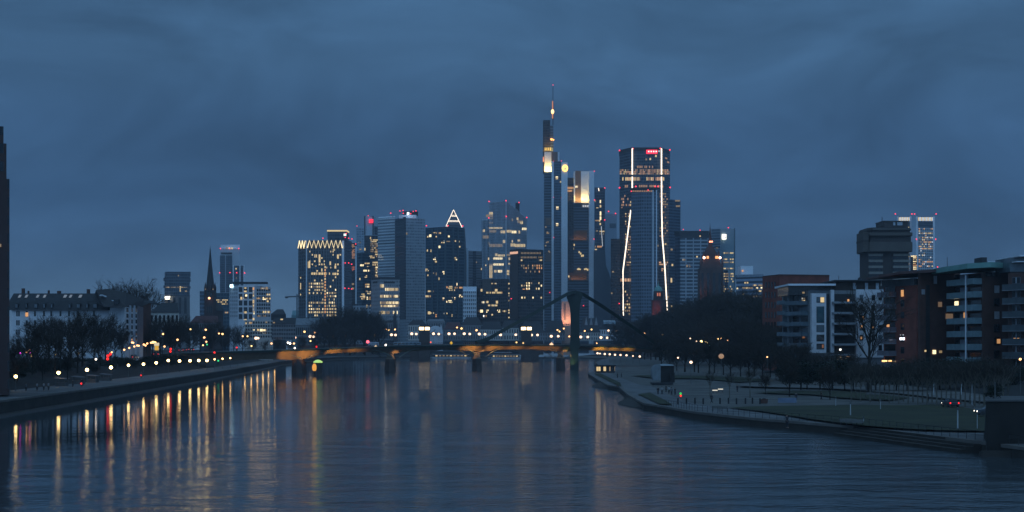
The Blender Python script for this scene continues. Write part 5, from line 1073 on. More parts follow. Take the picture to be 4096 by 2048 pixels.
for sx,lab in ((2345,'leftmost small white pointed gable right of the pylon'),(2365,'middle small white pointed gable right of the pylon'),(2385,'rightmost small white pointed gable right of the pylon')):
    Yg = 1662; m = MB(); m.v = [(wx(sx-6,Yg),Yg,wz(1300,Yg)),(wx(sx+6,Yg),Yg,wz(1300,Yg)),(wx(sx,Yg),Yg,wz(1266,Yg)),(wx(sx-6,Yg),Yg+4,wz(1300,Yg)),(wx(sx+6,Yg),Yg+4,wz(1300,Yg)),(wx(sx,Yg),Yg+4,wz(1266,Yg))]
    for f in ((0,1,2),(5,4,3),(0,3,4,1),(1,4,5,2),(2,5,3,0)): m.face(f)
    tag(m.build('dormer_gable', plain('grey_gable',(.24,.27,.30),.7)), lab, 'gable', 'white gables right of the pylon')
house('market_hall','pale blue flat roofed hall right of the three small white gables',2414,2462,1287,1281,1690,plain('pale_blue_roof',(.32,.42,.48),.5),plain('pale_blue_roof',(.32,.42,.48),.5),.02,1296,20,group=OR_)
# lit windows on the far bank houses
t = Tower('gallery_building','curved white building with a steep white gable below the dark teal tower','building',[(1712,1672),(1745,1664),(1772,1672)],16,OR_)
t.body(1330, white, None, 'wall')
m = MB(); secs = []
for k in range(9):
    a = math.pi*k/8; x = 1742-28*math.cos(a); z = wz(1330-27*math.sin(a),1668); secs.append([(wx(x,1666),1662,wz(1331,1668)),(wx(x,1666),1662,z),(wx(x,1666),1678,z),(wx(x,1666),1678,wz(1331,1668))])
m.loft(secs); m.build('barrel_roof', white, t.o)
m = MB(); Yg = 1660; m.prism([(wx(1757,Yg),Yg),(wx(1772,Yg),Yg),(wx(1772,Yg),Yg+1),(wx(1757,Yg),Yg+1)], wz(1335,Yg), wz(1310,Yg)); m.v[4:8] = [(wx(1764,Yg),Yg,wz(1297,Yg)),(wx(1765,Yg),Yg,wz(1297,Yg)),(wx(1765,Yg),Yg+1,wz(1297,Yg)),(wx(1764,Yg),Yg+1,wz(1297,Yg))]; m.build('gable', white, t.o)
m = MB(); m.bar((wx(1714,1659),1659,wz(1340,1659)),(wx(1742,1659),1659,wz(1318,1659)),1.6,.5); m.build('diagonal_band', slate, t.o)
t.lit([(1722-5,1280,1724,1290,warm_w)] if False else [])
sx0 = thing('church','small dark church spire in front of the grey mid rise office','church',(wx(1579,1690),1690,GZ)); Y = 1690
MB().box(wx(1573,Y),wx(1585,Y),Y,Y+3,3,wz(1265,Y)).build('tower', slate, sx0); cx, cy = wx(1579,Y), Y+1.5
MB().loft([[(cx+a*r_,cy+b*r_,z) for a,b in ((-1,-1),(1,-1),(1,1),(-1,1))] for r_,z in ((1.4,wz(1265,Y)+.01),(.7,wz(1250,Y)),(.05,wz(1222,Y)))]).build('spire', slate, sx0)
for x,y,lab in ((1722,1285,'two warm lit rooms'),):
    pass
# ---------------- trees ----------------
def tree_meshes(seed, h=12.0, spread=.55, up=.35, twigs=9, nlimb=11, l2=5, l3=5, trunkh=.15, tw=.036, bk=None, tm=None):
    r = random.Random(seed); T = MB(); Cw = MB()
    def rd(d, a):
        v = Vector((r.gauss(0,1), r.gauss(0,1), r.gauss(0,1))).normalized(); return (d+v*a).normalized()
    th = h*trunkh; top = Vector((r.uniform(-.3,.3), r.uniform(-.3,.3), h*.62))
    T.tube([(0,0,-.6),(0,0,th*.5),tuple(Vector((0,0,th))),tuple(top)], [h*.026,h*.021,h*.018,h*.006], 7)
    def branch(p, d, L_, rad, lev):
        q = p+d*L_*.5; d2 = rd(d+Vector((0,0,up*.5)), .25); e = q+d2*L_*.5
        (T if lev < 3 else Cw).tube([p,q,e], [rad,rad*.75,rad*.4], 5 if lev < 2 else 3, cap=False)
        if lev >= 3:
            for k in range(twigs):
                t = r.uniform(.15,1); b0 = p+(e-p)*t; dd = rd(d2, .75); Lt = L_*r.uniform(.45,.95); m_ = b0+dd*Lt; s_ = dd.cross(rd(dd,1)).normalized()*tw*r.uniform(.6,1.3)
                i = len(Cw.v); Cw.v += [tuple(b0-s_), tuple(b0+s_), tuple(m_)]; Cw.face((i,i+1,i+2))
                for _ in (0,1):
                    b1 = b0+dd*Lt*r.uniform(.3,.8); d3 = rd(dd,.7); m2 = b1+d3*Lt*.55; i = len(Cw.v); Cw.v += [tuple(b1-s_*.7), tuple(b1+s_*.7), tuple(m2)]; Cw.face((i,i+1,i+2))
            return
        n = l2 if lev == 1 else l3
        for k in range(n):
            t = .25+.75*(k+r.random()*.6)/n; b0 = p.lerp(e, min(1,t)); branch(b0, rd(d2+Vector((0,0,up*.3)), .75), L_*r.uniform(.45,.7), rad*.5, lev+1)
    for k in range(nlimb):
        z = th+(h*.60-th)*(k/(nlimb-1)); a = k*2.4+r.uniform(-.4,.4); f = .62+.42*math.sin(math.pi*(.18+.72*k/(nlimb-1)))
        branch(Vector((0,0,z)), Vector((math.cos(a)*spread*1.4, math.sin(a)*spread*1.4, .55+up)).normalized(), h*.40*f*r.uniform(.8,1.15), h*.010*f, 1)
    return T.data('tree_trunk', bk or bark), Cw.data('tree_crown', tm or twig_m)
def leafy_meshes(seed, h=6.0, w=2.2):
    r = random.Random(seed); T = MB(); Cw = MB(); T.tube([(0,0,-.4),(0,0,h*.5)],[.16,.08],6)
    cl = [(r.gauss(0,w*.45), r.gauss(0,w*.45), h*r.uniform(.3,.85)) for _ in range(26)]
    for c in cl:
        for _ in range(70):
            p = Vector(c)+Vector((r.gauss(0,.42),r.gauss(0,.42),r.gauss(0,.35)))*w*.55; a = Vector((r.gauss(0,1),r.gauss(0,1),r.gauss(0,1))).normalized()*.22; b = a.cross(Vector((r.gauss(0,1),r.gauss(0,1),1))).normalized()*.14
            i = len(Cw.v); Cw.v += [tuple(p-a),tuple(p+b),tuple(p+a),tuple(p-b)]; Cw.face((i,i+1,i+2,i+3))
    return T.data('shrub_stem', bark), Cw.data('shrub_leaves', leaf_m)
BIG = [tree_meshes(11,12,.52,.36,8), tree_meshes(12,12,.60,.30,8), tree_meshes(13,12,.45,.50,8), tree_meshes(14,12,.56,.38,7,12)]
SMALL = [tree_meshes(21,6,.42,.5,5,7,3,4,.40,.022,palebark), tree_meshes(22,6,.46,.42,5,7,3,4,.40,.022,palebark)]
LONE = tree_meshes(33,15,.48,.42,7,8,5,4,.30,.035)
SHRUB = [leafy_meshes(5), leafy_meshes(6)]
def tree(me, x, y, z, s, label, group, name='bare_tree', cat='tree', rz=None, wide=1.0):
    o = thing(name, label, cat, (x, y, z), group); o.rotation_euler = (0,0,R.uniform(0,6.28) if rz is None else rz); o.scale = (s*wide, s*wide, s)
    for nm, d in zip(('trunk','crown') if 'shrub' not in name else ('stem','foliage'), me):
        c = bpy.data.objects.new(nm, d); C.objects.link(c); c.parent = o
    return o
def trees(lst, label, group, kinds=BIG, h0=12.0, name='bare_tree', wide=1.0):
    """(picture x, crown top y, distance, ground height)"""
    for i, (sx, sy, Y, z) in enumerate(lst):
        s = (wz(sy, Y)-z)/(h0*1.0); tree(kinds[i % len(kinds)], wx(sx,Y), Y, z, max(.25,s), label, group, name, wide=wide)
# dark grove in front of the white row
trees([(52,1372,400,6),(108,1330,420,6.5),(150,1292,415,6.5),(196,1272,430,7),(243,1284,440,7),(284,1262,425,7),(330,1262,450,7),(376,1282,455,7),(422,1274,525,7.5),(460,1300,530,7.5),(488,1326,535,7.5),(130,1350,360,6),(220,1340,370,6),(310,1340,380,6),(396,1345,400,6.5),(8,1392,350,6),(70,1400,330,5),(170,1400,340,5),(270,1404,350,5)],
      'bare dark tree in the grove before the white row building on the left bank', 'grove before the white row')
trees([(610,1290,645,8),(640,1266,655,8),(680,1282,650,8),(720,1268,810,8),(760,1290,830,8),(800,1300,860,8),(845,1290,890,8),(890,1300,920,8),(935,1310,960,8),(970,1320,1000,8),(590,1330,640,8),(650,1330,648,8),(700,1330,652,8),(770,1335,800,8),(840,1335,850,8),(900,1345,890,8)],
      'bare dark tree among the street lamps below the spired church', 'trees below the spired church')
trees([(505,1146,760,9),(545,1150,770,9)], 'bare round crowned tree rising behind the roof of the white corner block', 'trees behind the corner block roof')
trees([(1296,1290,1150,8),(1318,1262,1160,8),(1348,1270,1150,8),(1380,1246,1170,8),(1420,1238,1165,8),(1455,1244,1180,8),(1490,1258,1170,8),(1516,1280,1190,8),(1340,1310,1100,7),(1400,1300,1110,7),(1460,1300,1120,7)],
      'bare tree in the round dark clump at the foot of the zigzag crowned tower', 'tree clump under the zigzag tower', wide=1.1)
trees([(1010,1360,900,8),(1060,1362,930,8),(1110,1358,960,8),(1160,1362,980,8),(1210,1350,1000,8),(1260,1345,1020,8)], 'bare tree along the far left bank under the row of paired lamps', 'trees along the far left bank')
# wooded right bank beyond the bridge
rb = []
rr = random.Random(77)
for i in range(34):
    sx = 2480+i*19+rr.uniform(-6,6); top = interp(sx,[(2480,1300),(2560,1285),(2640,1262),(2700,1238),(2780,1204),(2860,1188),(2960,1192),(3060,1205),(3140,1240)])+rr.uniform(-8,14)
    Y = interp(sx,[(2480,1250),(2700,1100),(2900,900),(3140,700)])*rr.uniform(.94,1.06); rb.append((sx,top,Y,6))
trees(rb, 'bare tree in the long dark wood on the right bank behind the bridge end', 'dark wood on the right bank', wide=1.15)
rb = []
for i in range(30):
    sx = 2560+i*21+rr.uniform(-6,6); top = interp(sx,[(2560,1345),(2700,1310),(2860,1275),(3000,1280),(3180,1320)])+rr.uniform(-12,18)
    Y = interp(sx,[(2560,1000),(2800,800),(3000,620),(3200,520)])*rr.uniform(.94,1.06); rb.append((sx,top,Y,5))
trees(rb, 'bare tree at the near edge of the dark wood on the right bank', 'near edge of the dark wood', wide=1.2)
rb = []
for i in range(26):
    sx = 2640+i*32+rr.uniform(-10,10); top = interp(sx,[(2640,1395),(2900,1370),(3200,1400),(3460,1425)])+rr.uniform(-42,34)
    Y = interp(sx,[(2640,640),(2900,520),(3200,430),(3480,390)])*rr.uniform(.95,1.05); rb.append((sx,top,Y,3))
trees(rb, 'small bare tree at the back of the right park before the wood and white block', 'trees at the back of the park', wide=1.15)
tree(LONE, wx(3478,345), 345, 1.7, (wz(1188,345)-1.7)/15, 'tall lone bare tree with forked limbs in front of the white apartment block', None, wide=1.0, rz=.6)
for sx,sy,Y,lab in ((3158,1440,330,'thin bare park tree left of the pale banner wall'),(3062,1500,345,'thin bare park tree near the white lit tables'),(2840,1495,330,'slim bare tree just left of the white lit tables'),(2918,1500,322,'slim bare tree just right of the white lit tables'),(3320,1470,310,'bare park tree on the back lawn left of the lone tall tree'),(3000,1478,322,'bare park tree between the slim tree and the pale banner wall')):
    tree(SMALL[0] if 'slim' in lab else BIG[2], wx(sx,Y), Y, QR+.3, (wz(sy,Y)-QR-.3)/(6 if 'slim' in lab else 12), lab, None)
for i in range(40):
    Yq = 300+i*11; xb = interp(Yq,[(y,x) for x,y in LEFT])-30-R.uniform(0,4); tree(SHRUB[i%2], xb, Yq, 6.6, R.uniform(.25,.4), 'dark hedge shrub at the edge of the left upper road', 'hedge along the left upper road', 'evergreen_shrub', 'shrub', wide=1.5)
# rows of slim pale trunked trees
for i in range(34):
    sx = 3405+i*19; Y = interp(sx,[(3400,300),(3700,280),(4050,262)])+(12 if i%2 else 0); sy = 1468+R.uniform(-22,16)
    tree(SMALL[i%2], wx(sx,Y), Y, QR+.4, (wz(sy,Y)-QR-.4)/6, 'slim pale trunked young tree in the row behind the lawn', 'row of slim pale trunked trees')
for i in range(22):
    sx = 3150+i*44+R.uniform(-12,12); Y = 372-i*1.2; h = R.uniform(5,8)
    tree(SHRUB[i%2], wx(sx,Y), Y, 2.2, h/6, 'dark evergreen shrub along the foot of the right apartment blocks', 'shrubs before the apartment blocks', 'evergreen_shrub', 'shrub', wide=1.3)
for i in range(46):
    Yq = 290+i*8.5; xb = interp(Yq,[(y,x) for x,y in LEFT])-20-R.uniform(0,9); tree(SHRUB[i%2], xb, Yq, 4.2, R.uniform(.45,.85), 'dark shrub on the left embankment above the quay lamps', 'shrubs on the left embankment', 'evergreen_shrub', 'shrub', wide=1.3)

# ---------------- lamps ----------------
def lamp(sx, sy, Y, zg, mat, r, label, group, name='street_lamp', arm=False, pole=pole_m):
    x, z = wx(sx,Y), wz(sy,Y); rr_ = r*Y/F; zg = min(zg, z-1.2)
    o = thing(name, label, 'street lamp', (x,Y,zg), group)
    m = MB(); m.tube([(x,Y,zg-.2),(x,Y,z-rr_)],[.08,.05],6)
    m.build('pole', pole, o); MB().ball((x,Y,z),rr_,10,8,.9).build('lamp_globe', mat, o)
    m = MB(); m.lathe(x,Y,[(rr_*.6,z+rr_*.92),(rr_*.4,z+rr_*1.15),(.02,z+rr_*1.3)],8); m.build('lamp_cap', black, o); return o
QLAMP = [(63,1506),(234,1491),(348,1479.5),(444,1470),(514,1461),(574,1456.5),(625,1451.5),(673,1442),(718,1444),(760,1443),(795,1442),(828,1442)]
ORD = ['nearest','second','third','fourth','fifth','sixth','seventh','eighth','ninth','tenth','eleventh','twelfth']
xv = lambda Y, o=12.0: interp(Y,[(y,x) for x,y in LEFT])-o
for k,(sx,sy) in enumerate(QLAMP):
    lo, hi = 120, 900
    for _ in range(40):
        mid = (lo+hi)/2; px = CX+F*xv(mid)/mid
        if px < sx: lo = mid
        else: hi = mid
    Y = lo; lamp(sx, sy, Y, QL, lamp_w, 7.0 if k < 4 else 5.6, ORD[k]+' white globe lamp from the left photo edge on the left quay', 'globe lamps on the left quay', 'quay_lamp')
for k in range(11):
    Y = 600+k*28*(1+k*.05); x = xv(Y, 5.0); lamp(CX+F*x/Y, CX*0+HZ-(7.0-H)/Y*F, Y, QL, glow('amber_quay_lamp_light',(1,.58,.20),11), 3.2, 'far quay lamp mostly hidden behind the left end of the green bridge', 'far quay lamps under the bridge', 'quay_lamp')
# paired lamps along the far stone bridge
PAIR = [(1024,1353,1032,1353),(1093,1351,1104,1351),(1168,1349,1180,1350),(1241,1346,1254,1347),(1316,1345,1334,1346),(1566,1339,1582,1340),(1647,1335,1665,1336),(1734,1335,1755,1336),(1796,1335,1818,1335),(1857,1335,1879,1336),(1917,1336,1940,1337),(2002,1339,2063,1339),(2126,1340,2150,1340),(2205,1345,2233,1345),(2323,1348,2351,1348),(2404,1350,2429,1351)]
for i,(a,b,c,d) in enumerate(PAIR):
    Ya = 960+(i*60 if i < 5 else 9e9) if i < 5 else YS-6
    lamp(a,b,Ya,12.5 if i >= 5 else 9,lamp_p,6.4 if i < 5 else 5.6,'near lamp of a pair of pinkish lamps in the level row beyond the green bridge','paired lamps beyond the green bridge')
    lamp(c,d,Ya+12,12.5 if i >= 5 else 9,lamp_p,5.2 if i < 5 else 4.9,'farther lamp of a pair of pinkish lamps in the level row beyond the green bridge','paired lamps beyond the green bridge')
# taller orange lamps and scattered lights
ORL = [(890,1336,800,9),(876,1334,820,9),(971,1345,860,9),(990,1345,850,9),(710,1359,640,9),(817,1350,760,9),(1218,1327,1200,10),(1260,1330,1200,10),(1545,1317,1660,10),(1555,1320,1658,10),(1580,1318,1660,10),(1828,1310,1660,10),(1846,1314,1658,10),(1906,1321,1658,10),(2230,1320,1656,10),(2238,1326,1655,10),(2255,1314,1660,10),(2339,1324,1656,10),(2366,1318,1658,10),(2277,1346,1389,14),(2579,1333,1000,7),(2648,1340,900,7),(2718,1331,880,7),(2844,1352,760,6),(2873,1355,700,6),(2885,1354,700,6),(2910,1361,690,6),(2979,1356,650,6),(3033,1359,620,6),(3048,1359,620,6),(1497,1341,1240,9),(1434-50,1346,1200,9)]
for i,(sx,sy,Y,zg) in enumerate(ORL):
    big = sx in (890,710,817,1218,1846,1906,2648,2844)
    lamp(sx,sy,Y,zg,lamp_o if i%3 else lamp_y,4.2 if big else 3.3,'small orange street lamp on a tall thin pole among roofs beyond the bridge','orange street lamps beyond the bridge')
for sx,sy,lab in ((2434,1322,'left of two bright yellowish lamps on the white fronted house right of the pylon'),(2467,1324,'right of two bright yellowish lamps on the white fronted house right of the pylon')): lamp(sx,sy,1658,9,lamp_p,4,lab,None)
lamp(2805,1366,720,6,lamp_w,5.2,'brightest white lamp over the right end of the bridge',None); lamp(2826,1370,725,6,lamp_w,4.6,'second bright white lamp just right of the brightest one over the bridge end',None); lamp(2786,1365,730,6,lamp_p,2.6,'small dim lamp left of the two bright white lamps over the bridge end',None); lamp(2761,1354,740,6,lamp_p,3,'small pale lamp high over the right end of the bridge',None)
lamp(2764,1449,430,2,lamp_p,6,'bright pink white lamp among the trees behind the stage box',None); lamp(2712,1431,470,3,lamp_p,3.6,'dim pinkish lamp just above the stage box',None); lamp(2885,1425,450,3,glow('dull_tan_lamp',(1,.6,.35),.35),11,'large dull tan globe lamp in the trees behind the park',None)
lamp(3069,1428,420,3,lamp_o,3,'tiny orange lamp in the dark trees left of the white apartment block',None); lamp(4081,1437,300,3,lamp_o,5.5,'orange wall lamp on a pole at the far right edge',None); lamp(2991,1373,650,6,lamp_o,2.2,'very faint reddish lamp in the dark wood on the right bank',None)
for k,(sx,sy) in enumerate([(2390,1413),(2400,1414),(2419,1416),(2439,1417),(2460,1419),(2482,1420),(2506,1421),(2532,1424),(2559,1426)]):
    Y = 900-k*22; lamp(sx,sy,Y,4,lamp_p,4.2 if k not in (1,7) else 3,'small pink white lamp in the row just under the right end of the bridge','lamps under the right bridge end')
# lights on the left embankment road
LR = [(81,1413,'m'),(106,1409,'o'),(117,1402,'o'),(119,1411,'m'),(125,1424,'y'),(142,1408,'y'),(221,1418,'y'),(314,1414,'y'),(384,1437,'w'),(447,1409,'y'),(497,1399,'o'),(517,1392,'o'),(528,1370,'o'),(533,1371,'o'),(537,1386,'o'),(549,1382,'o'),(555,1383,'o'),(575,1378,'o'),(582,1382,'o'),(589,1374,'o'),(604,1371,'o'),(616,1368,'y'),(622,1369,'y'),(658,1386,'o'),(652,1336,'o'),(762,1317,'y'),(823,1319,'o'),(825,1367,'o'),(812,1381,'y'),(903,1410,'w'),(1006,1384,'y'),(1086,1374,'o'),(1152,1371,'w'),(1160,1374,'w'),(1176,1374,'o'),(1179,1392,'w'),(1242,1364,'y'),(2066,1370,'y'),(2093,1372,'y'),(1613-70,1380,'w')]
KM = {'m':glow('magenta_lamp_light',(1,.05,.8),5),'o':lamp_o,'y':lamp_y,'w':glow('small_white_lamp_light',(1,.85,.7),7)}
KN = {'m':'tiny magenta light','o':'small orange street light','y':'small yellow street light','w':'small white street light'}
for sx,sy,k in LR:
    Y = interp(sx,[(0,380),(400,440),(520,490),(620,610),(900,760),(1250,1000),(2100,1300)]); lamp(sx,sy,Y,interp(sx,[(0,6.5),(620,8.6),(900,8.6)]) if sx < 900 else 8.5,KM[k],3.9 if k in 'ow' else 3.3, KN[k]+(' in the dark grove at the far left' if sx < 420 else ' above the red tail lights of the left road' if sx < 640 else ' beside the left approach of the bridge' if sx < 1300 else ' on the deck of the green bridge'), 'small lights of the left road and bridge approach')
# big lit advertising column and deck lights
Y = 600; q = thing('advertising_sign','glowing yellow advertising column with a pale head above the left road traffic','sign',(wx(626,Y),Y,8.5))
MB().tube([(wx(627,Y),Y,8),(wx(627,Y),Y,wz(1398,Y))],[.12,.12],6).build('post', pole_m, q)
m = MB(); m.prism([(wx(617,Y),Y-.3),(wx(636,Y),Y-.3),(wx(636,Y),Y+.3),(wx(617,Y),Y+.3)], wz(1383,Y), wz(1371,Y)); m.build('sign_head', glow('pale_sign_face',(1,.85,.55),.7), q)
m = MB(); m.prism([(wx(619,Y),Y-.25),(wx(635,Y),Y-.25),(wx(634,Y),Y+.25),(wx(620,Y),Y+.25)], wz(1401,Y), wz(1383,Y)-.01); m.build('sign_body', glow('yellow_sign_face',(1,.55,.06),.7), q)
MB().ball((wx(613,Y),Y-.5,wz(1369,Y)),.5,8,6).build('lamp', lamp_y, q)
def deck_light(sx, sy, X, r, mat, label):
    Yd_ = bY(X)-6; z = wz(sy,Yd_); o = thing('deck_light', label, 'light', (wx(sx,Yd_),Yd_,zt(X)))
    m = MB(); m.tube([(wx(sx,Yd_),Yd_,zt(X)-.1),(wx(sx,Yd_),Yd_,z)],[.06,.05],6); m.build('post', pole_m, o)
    m = MB(); rr_ = r*Yd_/F; m.v = [(wx(sx,Yd_)+a*rr_,Yd_+b*rr_,z+c*rr_) for a,b,c in ((0,0,1.1),(-1,0,0),(0,-1,0),(1,0,0),(0,1,0),(0,0,-1.1))]
    for f in ((0,1,2),(0,2,3),(0,3,4),(0,4,1),(5,2,1),(5,3,2),(5,4,3),(5,1,4)): m.face(f)
    m.build('lantern', mat, o)
deck_light(2206,1378,20,8.5,glow('peach_sign_light',(1,.62,.36),1.6),'large glowing peach diamond sign on the bridge deck left of the pylon')
deck_light(1805,1372,-30,6.5,glow('yellow_diamond_light',(1,.58,.04),.85),'yellow diamond sign glowing on the bridge deck in the middle of the river')
deck_light(1503,1386,-66,6,glow('cream_sign_light',(1,.72,.42),.9),'cream coloured lit wedge sign on the deck above the left middle pier')
deck_light(2306,1395,38,3,lamp_p,'small white lamp on the girder just below the pylon'); deck_light(2387,1373,50,3,lamp_o,'small orange lamp on the deck right of the pylon'); deck_light(1723,1369,-40,3.4,glow('dull_red_light',(1,.12,.05),2),'dull red light on the deck left of the yellow diamond sign'); deck_light(1853,1390,-24,3.4,lamp_o,'tiny orange lamp at the left tip of the central orange girder glow')
# traffic signals
def signal(sx, sy, Y, zg, mat, label, n=2):
    x, z = wx(sx,Y), wz(sy,Y); o = thing('traffic_light', label, 'traffic light', (x,Y,zg)); zg = min(zg,z-2)
    m = MB(); m.tube([(x,Y+.25,zg),(x,Y+.25,z-.7)],[.08,.08],6); m.build('pole', pole_m, o); MB().box(x-.35,x+.35,Y-.05,Y+.4,z-1.6,z+.7).build('housing', black, o)
    for k in range(n): MB().ball((x-.1*k,Y-.1,z-k*.95),.42,8,6).build('lens', mat, o)
for sx,sy,Y,m_,lab,n in ((683,1396,600,tail_g,'double red traffic light beside the yellow advertising column',2),(858,1410,690,tail_g,'single red traffic light on the bridge approach above the white lamps',1),(947,1390,780,tail_g,'red signal light above the left bridge end',1),(828,1378,760,green_g,'tiny green traffic light among the lamps below the spired church',1),(2840,1383,720,glow('teal_green_light',(.1,1,.75),5),'teal green traffic light over the right end of the bridge',1),(1266,1387,740,tail_g,'small red signal light above the orange glow of the left span',1),(432,1423,470,tail_g,'red traffic light at the left end of the row of tail lights',2),(442,1416,480,tail_g,'upper red traffic light at the left end of the row of tail lights',1),(873,1443,700,green_g,'small green signal light under the left bridge end',1)): signal(sx,sy,Y,8.5 if sx < 1300 else 6,m_,lab,n)

# ---------------- vehicles ----------------
def make_car():
    t = thing('car','dark car','car',(0,0,0))
    def sec(x, w, z0, z1): return [(-w,x,z0),(w,x,z0),(w*.96,x,z1),(-w*.96,x,z1)]
    m = MB(); m.loft([sec(-2.15,.78,.38,.75),sec(-1.95,.88,.28,.92),sec(-.8,.90,.25,.98),sec(.9,.90,.25,.95),sec(1.9,.86,.28,.82),sec(2.15,.75,.38,.66)]); m.build('body', plain('car_paint',(.045,.05,.06),.3,.2), t)
    m = MB(); m.loft([[(-.80,-1.75,.95),(.80,-1.75,.95),(.80,1.05,.94),(-.80,1.05,.94)],[(-.66,-1.2,1.42),(.66,-1.2,1.42),(.66,.35,1.44),(-.66,.35,1.44)]]); m.build('cabin', glass, t)
    MB().loft([[(-.64,-1.15,1.425),(.64,-1.15,1.425),(.64,.3,1.445),(-.64,.3,1.445)],[(-.6,-1.1,1.47),(.6,-1.1,1.47),(.6,.25,1.48),(-.6,.25,1.48)]]).build('roof', plain('car_paint',(.045,.05,.06),.3,.2), t)
    for x in (-.82,.82):
        for y in (-1.35,1.35): MB().tube([(x-.1,y,.32),(x+.1,y,.32)],[.32,.32],12).build('wheel', black, t)
        MB().box(x-.2 if x > 0 else x-.02, x+.02 if x > 0 else x+.2, -2.2,-2.13,.62,.84).build('tail_light', tail_g, t)
        MB().box(x-.22 if x > 0 else x, x if x > 0 else x+.22, 2.1,2.17,.55,.7).build('head_light', head_g, t)
    return t
car0 = make_car()
cars = [(497,1428,560),(527,1428,565),(536,1427,575),(548,1399,700),(580,1400,690),(627,1416,620),(714,1401,720),(728,1400,735),(741,1399,750),(753,1397,765),(769,1398,780)]
CL = ['tail lights of the car at the front of the lower red row','car with bright tail lights in the lower red row','car close behind its neighbour in the lower red row','car with wide red glow left of the yellow advertising column','car with red glow directly left of the yellow advertising column','car with faint tail lights below the yellow advertising column','first car of the red queue on the bridge approach','second car of the red queue on the bridge approach','third car of the red queue on the bridge approach','fourth car of the red queue on the bridge approach','last car of the red queue on the bridge approach']
for i,((sx,sy,Y),lab) in enumerate(zip(cars,CL)):
    loc = (wx(sx,Y), Y, wz(sy,Y)-.75*1.15)
    if i == 0: c = car0; c.location = loc; c['label'] = 'dark '+lab
    else: c = dup(car0, loc, 'dark '+lab)
    c['group'] = 'cars on the left road'; c.scale = (1.15,)*3; c.rotation_euler = (0,0,R.uniform(-.05,.12))
Yd_ = 268; c = dup(car0,(wx(3801,Yd_),Yd_,QR+.35),'dark car with two red tail lights on the path behind the lawn','cars on the right bank',.06,1.0)
for i,(sx,sy,lab,col) in enumerate([(3960,1590,'dark parked car behind the bridge abutment at the right edge',None),(4040,1588,'pale parked van behind the bridge abutment at the right edge',(.35,.38,.42))]):
    Y = 232
    if col is None: dup(car0,(wx(sx,Y),Y,QR+.5),lab,'cars on the right bank',1.57,1.0)
    else:
        v = thing('van',lab,'van',(wx(sx,Y),Y,QR+.5),'cars on the right bank'); x = wx(sx,Y); pc = plain('pale_van_paint',col,.35); z = QR+.5
        m = MB(); m.loft([[(x-2.4,Y+s*.95,z+.35),(x+2.4,Y+s*.95,z+.35),(x+2.45,Y+s*.95,z+.95),(x+1.6,Y+s*.85,z+1.95),(x-2.35,Y+s*.85,z+2.0)] for s in (-1,1)]); m.build('body', pc, v)
        for a in (-1.5,1.5):
            for s in (-.85,.85): MB().tube([(x+a,Y+s-.1,z+.33),(x+a,Y+s+.1,z+.33)],[.33,.33],12).build('wheel', black, v)
        MB().box(x+.3,x+1.5,Y-1.0,Y-.93,z+1.15,z+1.75).build('window', glass, v)
# white bus and long pale tram on the deck
def bus(x0, x1, X, zr, label, col, name, tail=False):
    n_ = 2.5; Yv = bY(X); a, b = wx(x0,Yv), wx(x1,Yv); z0, z1 = zt(X)+.02, wz(zr,Yv); v = thing(name,label,name,((a+b)/2,Yv,z0))
    q = math.atan2(.8,1)
    def p(x,y,z): d = Vector((x-(a+b)/2,y,0)); return ((a+b)/2+d.x, Yv+d.y+d.x*.8, z)
    m = MB(); m.loft([[p(a,-1.3,z),p(b,-1.3,z),p(b,1.3,z),p(a,1.3,z)] for z in (z0+.4,z1-.1)]+[[p(a+.3,-1.1,z1),p(b-.3,-1.1,z1),p(b-.3,1.1,z1),p(a+.3,1.1,z1)]]); m.build('body', col, v)
    n = max(3,int((b-a)/1.8)); w = (b-a)/n
    for k in range(n): m = MB(); m.loft([[p(a+w*(k+.12),-1.36,z),p(a+w*(k+.88),-1.36,z),p(a+w*(k+.88),-1.31,z),p(a+w*(k+.12),-1.31,z)] for z in (z0+1.3,z1-.7)]); m.build('window', glass, v)
    for k in (.18,.82): MB().tube([p(a+(b-a)*k,-1.32,z0+.45),p(a+(b-a)*k,1.32,z0+.45)],[.45,.45],10).build('wheel', black, v)
    if tail: MB().ball(p(a-.1,-.9,z0+2.2),.75,8,6).build('tail_light', glow('rosy_tail_light',(1,.10,.14),3), v)
bus(1474,1514,-67,1368,'white bus with a rosy tail light crossing the left part of the bridge',plain('white_bus_paint',(.42,.45,.52),.4),'bus',True)
bus(1578,1680,-52,1369,'long pale blue roofed bus crossing the bridge left of the bridge towers',plain('pale_blue_bus_paint',(.28,.36,.42),.4),'bus')

